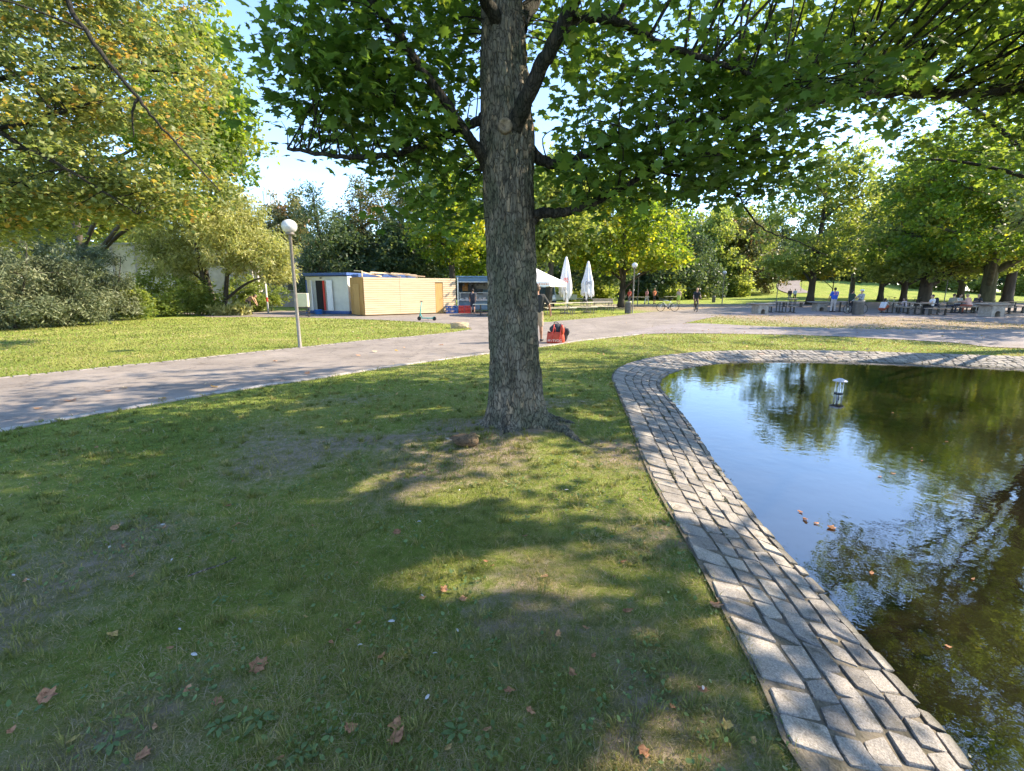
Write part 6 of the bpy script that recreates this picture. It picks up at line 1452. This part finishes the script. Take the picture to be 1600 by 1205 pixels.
person('dark haired person on the far side of the table between the pale jackets', (at(1490, 35.2), 35.0, .012), R(180), sit(.47, .06, .3), cloth('grey_print_top', (.42, .42, .40), .5), cloth('dark_jeans_b', (.05, .055, .08)), HAIR_D, SKIN, 1.7, .8, group=GR, hairlen=.2)
person('seated person in a salmon pink jumper with fair hair, seen from behind', (at(1511, 33.3), 33.2, .012), R(20), sit(.47, .08, .3), cloth('salmon_jumper', (.62, .36, .30)), cloth('rust_trousers', (.40, .12, .08)), HAIR_B, SKIN, 1.75, 1, group=GR)
person('person in a white collared dark top next to the mossy trunk', (at(1520, 35.2), 35, .012), R(150), sit(.47, .06, .3), cloth('dark_top', (.04, .04, .05)), cloth('white_shorts', (.6, .58, .56)), HAIR_B, SKIN, 1.7, .6, group=GR)

# ================================================================== SMALL THINGS ON THE GROUND
def ground_leaf(px, py, size, tint, lb, z=0.0, curl=1.0, kind=CRUMPLE, grp=None, nm='fallen_leaf', mat=None):
    g = G(px, py, z if z else .0); zz_ = z if z else hz(g.x, g.y) + .022
    T, Fc = kind; v = T.copy(); v[:, 1] -= .4; v[:, :2] *= rng.uniform(.78, 1.2, (len(v), 1)); v[:, 0] *= random.uniform(.55, 1.0)
    v[:, 2] += 1.3 * curl * (.28 * v[:, 0] ** 2 + .22 * v[:, 1] ** 2) + rng.normal(0, .055, len(v)); v *= size
    tl = Matrix.Rotation(random.uniform(-.35, .35), 3, 'X') @ Matrix.Rotation(random.uniform(-.3, .3), 3, 'Y') if not z else Matrix.Identity(3)
    rt = Matrix.Rotation(random.uniform(0, 6.28), 3, 'Z') @ tl
    v = v @ np.array(rt).T; v[:, 2] -= v[:, 2].min()
    o = npmesh(nm, v, Fc, mat or M['dry_leaf'], tint=np.full(len(v), tint) + rng.normal(0, .04, len(v))); o.location = (g.x, g.y, zz_ - (.012 if not z else 0))
    tag(o, lb, 'leaf', grp); return o
big = [(368, 825, .07, .35, 'terracotta maple leaf lying flat on the grass, uppermost of the large ones'), (402, 1045, .085, .33, 'large terracotta maple leaf below the feathers'), (618, 1138, .075, .34, 'upper leaf of the terracotta pair near the bottom edge'), (620, 1156, .07, .36, 'lower leaf of the terracotta pair near the bottom edge'),
       (225, 1185, .07, .33, 'terracotta leaf beside the weed rosettes at the bottom'), (895, 1057, .06, .25, 'orange leaf alone on the dark grass right of centre'), (1006, 1180, .06, .2, 'bright orange leaf near the cobbled edge at the bottom'), (1118, 948, .075, .55, 'curled brown leaf leaning on the cobbled edge'),
       (180, 828, .07, .6, 'pale orange leaf among grey feathers on the left'), (75, 1095, .085, .38, 'curled terracotta leaf near the lower left corner'), (548, 1140, .06, .36, 'folded terracotta leaf left of the pair'), (178, 996, .05, .72, 'narrow ochre leaf on edge, left'),
       (1135, 1138, .055, .8, 'yellow leaf with a long stalk near the cobbles')]
for px, py, s, tn, lb in big: ground_leaf(px, py, s * .8, tn, lb, curl=random.uniform(1.2, 2.6))
med = [(193, 857), (225, 800), (97, 883), (475, 905), (620, 835), (598, 725), (150, 700), (487, 825), (345, 1098), (240, 1140), (120, 1155), (290, 1085), (270, 1015), (480, 968), (545, 985), (565, 975), (597, 1032), (690, 835), (720, 940), (755, 880), (770, 885), (825, 838), (875, 992), (925, 1028), (960, 905),
       (975, 880), (1010, 850), (1035, 820), (1100, 1080), (300, 870), (40, 910), (60, 760), (330, 705), (420, 745), (510, 690), (590, 690), (660, 940), (690, 925), (800, 1085), (830, 1115), (870, 770), (1000, 780), (905, 725), (640, 665), (470, 640), (1050, 1105), (1180, 1160), (15, 1150), (440, 1190), (980, 955),
       (365, 850), (520, 1010), (700, 1170), (760, 1145), (920, 985), (850, 905), (560, 880), (355, 790), (255, 830), (205, 905)]
for px, py in med: ground_leaf(px + random.uniform(-4, 4), py + random.uniform(-3, 3), random.uniform(.028, .05), min(1, max(0, random.gauss(.45, .22))), 'small curled dry leaf lying on the lawn', curl=random.uniform(.5, 2.2), kind=random.choice([CRUMPLE, OVAL, OVAL]), grp='small dry leaves on the lawn')
for px, py in ((170, 612), (195, 608), (430, 565), (255, 625), (335, 606), (585, 551), (110, 628), (620, 549), (560, 557), (60, 640), (480, 585), (690, 540)):
    g = G(px, py); ground_leaf(px, py, random.uniform(.08, .13), random.uniform(.5, 1), 'dry leaf lying on the asphalt path', curl=1.4, grp='dry leaves on the asphalt path')
def feather(px, py, s):
    g = G(px, py); v = []; n = 9
    for k in range(n):
        u = k / (n - 1); w = .22 * math.sin(math.pi * min(1, u * .9 + .08)) ** .7
        v += [(-w + .05 * u, u - .5, .10 * math.sin(u * 3)), (.02, u - .5, .16 * math.sin(u * 3)), (w + .05 * u, u - .5, .10 * math.sin(u * 3))]
    f = [(3 * k + a, 3 * k + a + 1, 3 * k + a + 4, 3 * k + a + 3) for k in range(n - 1) for a in (0, 1)]
    rt = Matrix.Rotation(random.uniform(0, 6.28), 3, 'Z') @ Matrix.Rotation(random.uniform(-.4, .4), 3, 'Y')
    o = MB().add([rt @ (V3(p) * s) for p in v], f).build('feather', M['feather'], smooth=True); o.location = (g.x, g.y, hz(g.x, g.y) + .026); tag(o, 'small white down feather caught in the grass', 'feather', 'white feathers on the lawn')
for px, py in ((282, 990), (305, 1030), (172, 860), (255, 825), (718, 770), (715, 992), (660, 937), (22, 905), (45, 912), (563, 1015), (668, 1097), (1098, 1083), (655, 820), (680, 1028), (612, 978), (885, 770), (130, 700), (845, 665), (900, 640), (270, 880)): feather(px, py, random.uniform(.02, .034))
def rosette(px, py, s, lb, n=7):
    g = G(px, py); V, K = [], []
    for i in range(n):
        a = 2 * math.pi * i / n + random.uniform(-.3, .3); T, Fc = OVAL; v = T.copy() * (.75, 1, 1); v[:, 1] += .25; v[:, 2] += .9 * v[:, 1] * (1.3 - v[:, 1]) * random.uniform(.3, 1) ; v *= s * random.uniform(.7, 1.2)
        rt = np.array(Matrix.Rotation(a, 3, 'Z')); v = v @ rt.T; K.append(Fc + len(T) * i); V.append(v)
    o = npmesh('weed', np.concatenate(V), np.concatenate(K), M['weed'], tint=rng.random(n * 6)); o.location = (g.x, g.y, hz(g.x, g.y) + .014); tag(o, lb, 'weed', 'broad leaved weeds in the lawn')
for px, py, s, lb in ((345, 1140, .085, 'broad leaved weed rosette left of the paler one'), (405, 1130, .09, 'upright broad leaved weed near the bottom edge'), (715, 1150, .085, 'weed rosette beside the dry leaves at the bottom'), (175, 1165, .08, 'flat weed rosette at the lower left'), (470, 1185, .08, 'weed rosette at the bottom edge'), (345, 940, .06, 'small clump of round weed leaves on the left lawn'),
                      (290, 1085, .06, 'thin weed tuft beside a terracotta leaf'), (760, 965, .05, 'weed tuft under the long sunlit patch'), (1170, 1065, .05, 'low weed growing along the cobbled edge, upper tuft'), (1190, 1120, .05, 'low weed growing along the cobbled edge, lower tuft'), (730, 1010, .05, 'pale weed tuft between two feathers'), (985, 940, .04, 'tiny weed right of the long sunlit patch')): rosette(px, py, s * .55, lb)
g0 = G(305, 905); g1 = G(345, 890)
mb = MB(); mb.tube(catmull([(g0.x - .04, g0.y, .02), ((g0.x + g1.x) / 2, (g0.y + g1.y) / 2, .035), (g1.x, g1.y, .03), (g1.x + .07, g1.y + .05, .05)], 5), [.006] * 10 + [.004] * 6, 7)
tag(mb.build('twig', M['bark'], smooth=True), 'broken dry twig lying on the left lawn', 'twig')
# leaves floating on the pond
for px, py in ((1362, 895), (1395, 740), (1300, 825), (1425, 700), (1340, 1005), (1375, 745), (1440, 720), (1250, 700), (1070, 610), (1395, 645), (1520, 905), (1480, 1010), (1250, 800), (1258, 812), (1275, 818), (1120, 598), (1480, 690)):
    ground_leaf(px, py, random.uniform(.03, .055), random.uniform(.05, .5), 'dry leaf floating on the pond', z=WATER_Z + .004, curl=.5, kind=random.choice([CRUMPLE, OVAL]), grp='dry leaves floating on the pond')
# uncountable bits of leaf litter over the farther lawns
n = 5200
P = np.column_stack([rng.uniform(-7, 26, n), 6 + 26 * rng.random(n) ** .8])
k = ~in_poly(P, POND_POLY) & ((rng.random(n) < .35) | (P[:, 0] > 3)) & ~(in_poly(P, P_MAIN) & (rng.random(n) < .93)) & ~(in_poly(P, P_2) & (rng.random(n) < .7))
P = P[k]; V, K, tv = leaf_arrays(np.column_stack([P, np.full(len(P), .035)]), .075, OVAL, 1, .35)
tag(npmesh('leaf_litter', V, K, M['dry_leaf'], tint=np.repeat(np.clip(rng.normal(.8, .25, len(P)), 0, 1), tv)), kind='stuff')

# ================================================================== LIGHT, SKY, CAMERA
w = bpy.data.worlds.new('World'); SC.world = w; w.use_nodes = True; nt = w.node_tree; bgk = nt.nodes['Background']
sky = nt.nodes.new('ShaderNodeTexSky'); sky.sky_type = 'NISHITA'; sky.sun_disc = False; sky.sun_elevation = SUN_EL; sky.sun_rotation = SUN_AZ
sky.altitude = 200; sky.air_density = .8; sky.dust_density = .1; sky.ozone_density = 2.0
nt.links.new(sky.outputs['Color'], bgk.inputs['Color']); bgk.inputs['Strength'].default_value = .11
sl = bpy.data.lights.new('sun', 'SUN'); sl.energy = 2.8; sl.angle = R(.5); sl.color = (1.0, .86, .66)
so = bpy.data.objects.new('sun', sl); C.objects.link(so); so.rotation_euler = (-SUN).to_track_quat('-Z', 'Y').to_euler()
cam = bpy.data.cameras.new('camera'); cam.sensor_width = 36; cam.lens = 36 * F / 1600; cam.clip_end = 2000; cam.clip_start = .05
co = bpy.data.objects.new('camera', cam); C.objects.link(co); co.location = (0, 0, CAMH); co.rotation_euler = (R(90) - PITCH, 0, 0); SC.camera = co
SC.view_settings.view_transform = 'Standard'; SC.view_settings.look = 'None'; SC.view_settings.exposure = 2.38; SC.view_settings.gamma = 1
SC.render.engine = 'CYCLES'; cy = SC.cycles; cy.use_denoising = True; cy.max_bounces = 8; cy.diffuse_bounces = 4; cy.glossy_bounces = 3; cy.transmission_bounces = 6; cy.transparent_max_bounces = 4
cy.use_adaptive_sampling = True; cy.adaptive_threshold = .02; cy.caustics_reflective = False; cy.caustics_refractive = False; cy.sample_clamp_indirect = 8
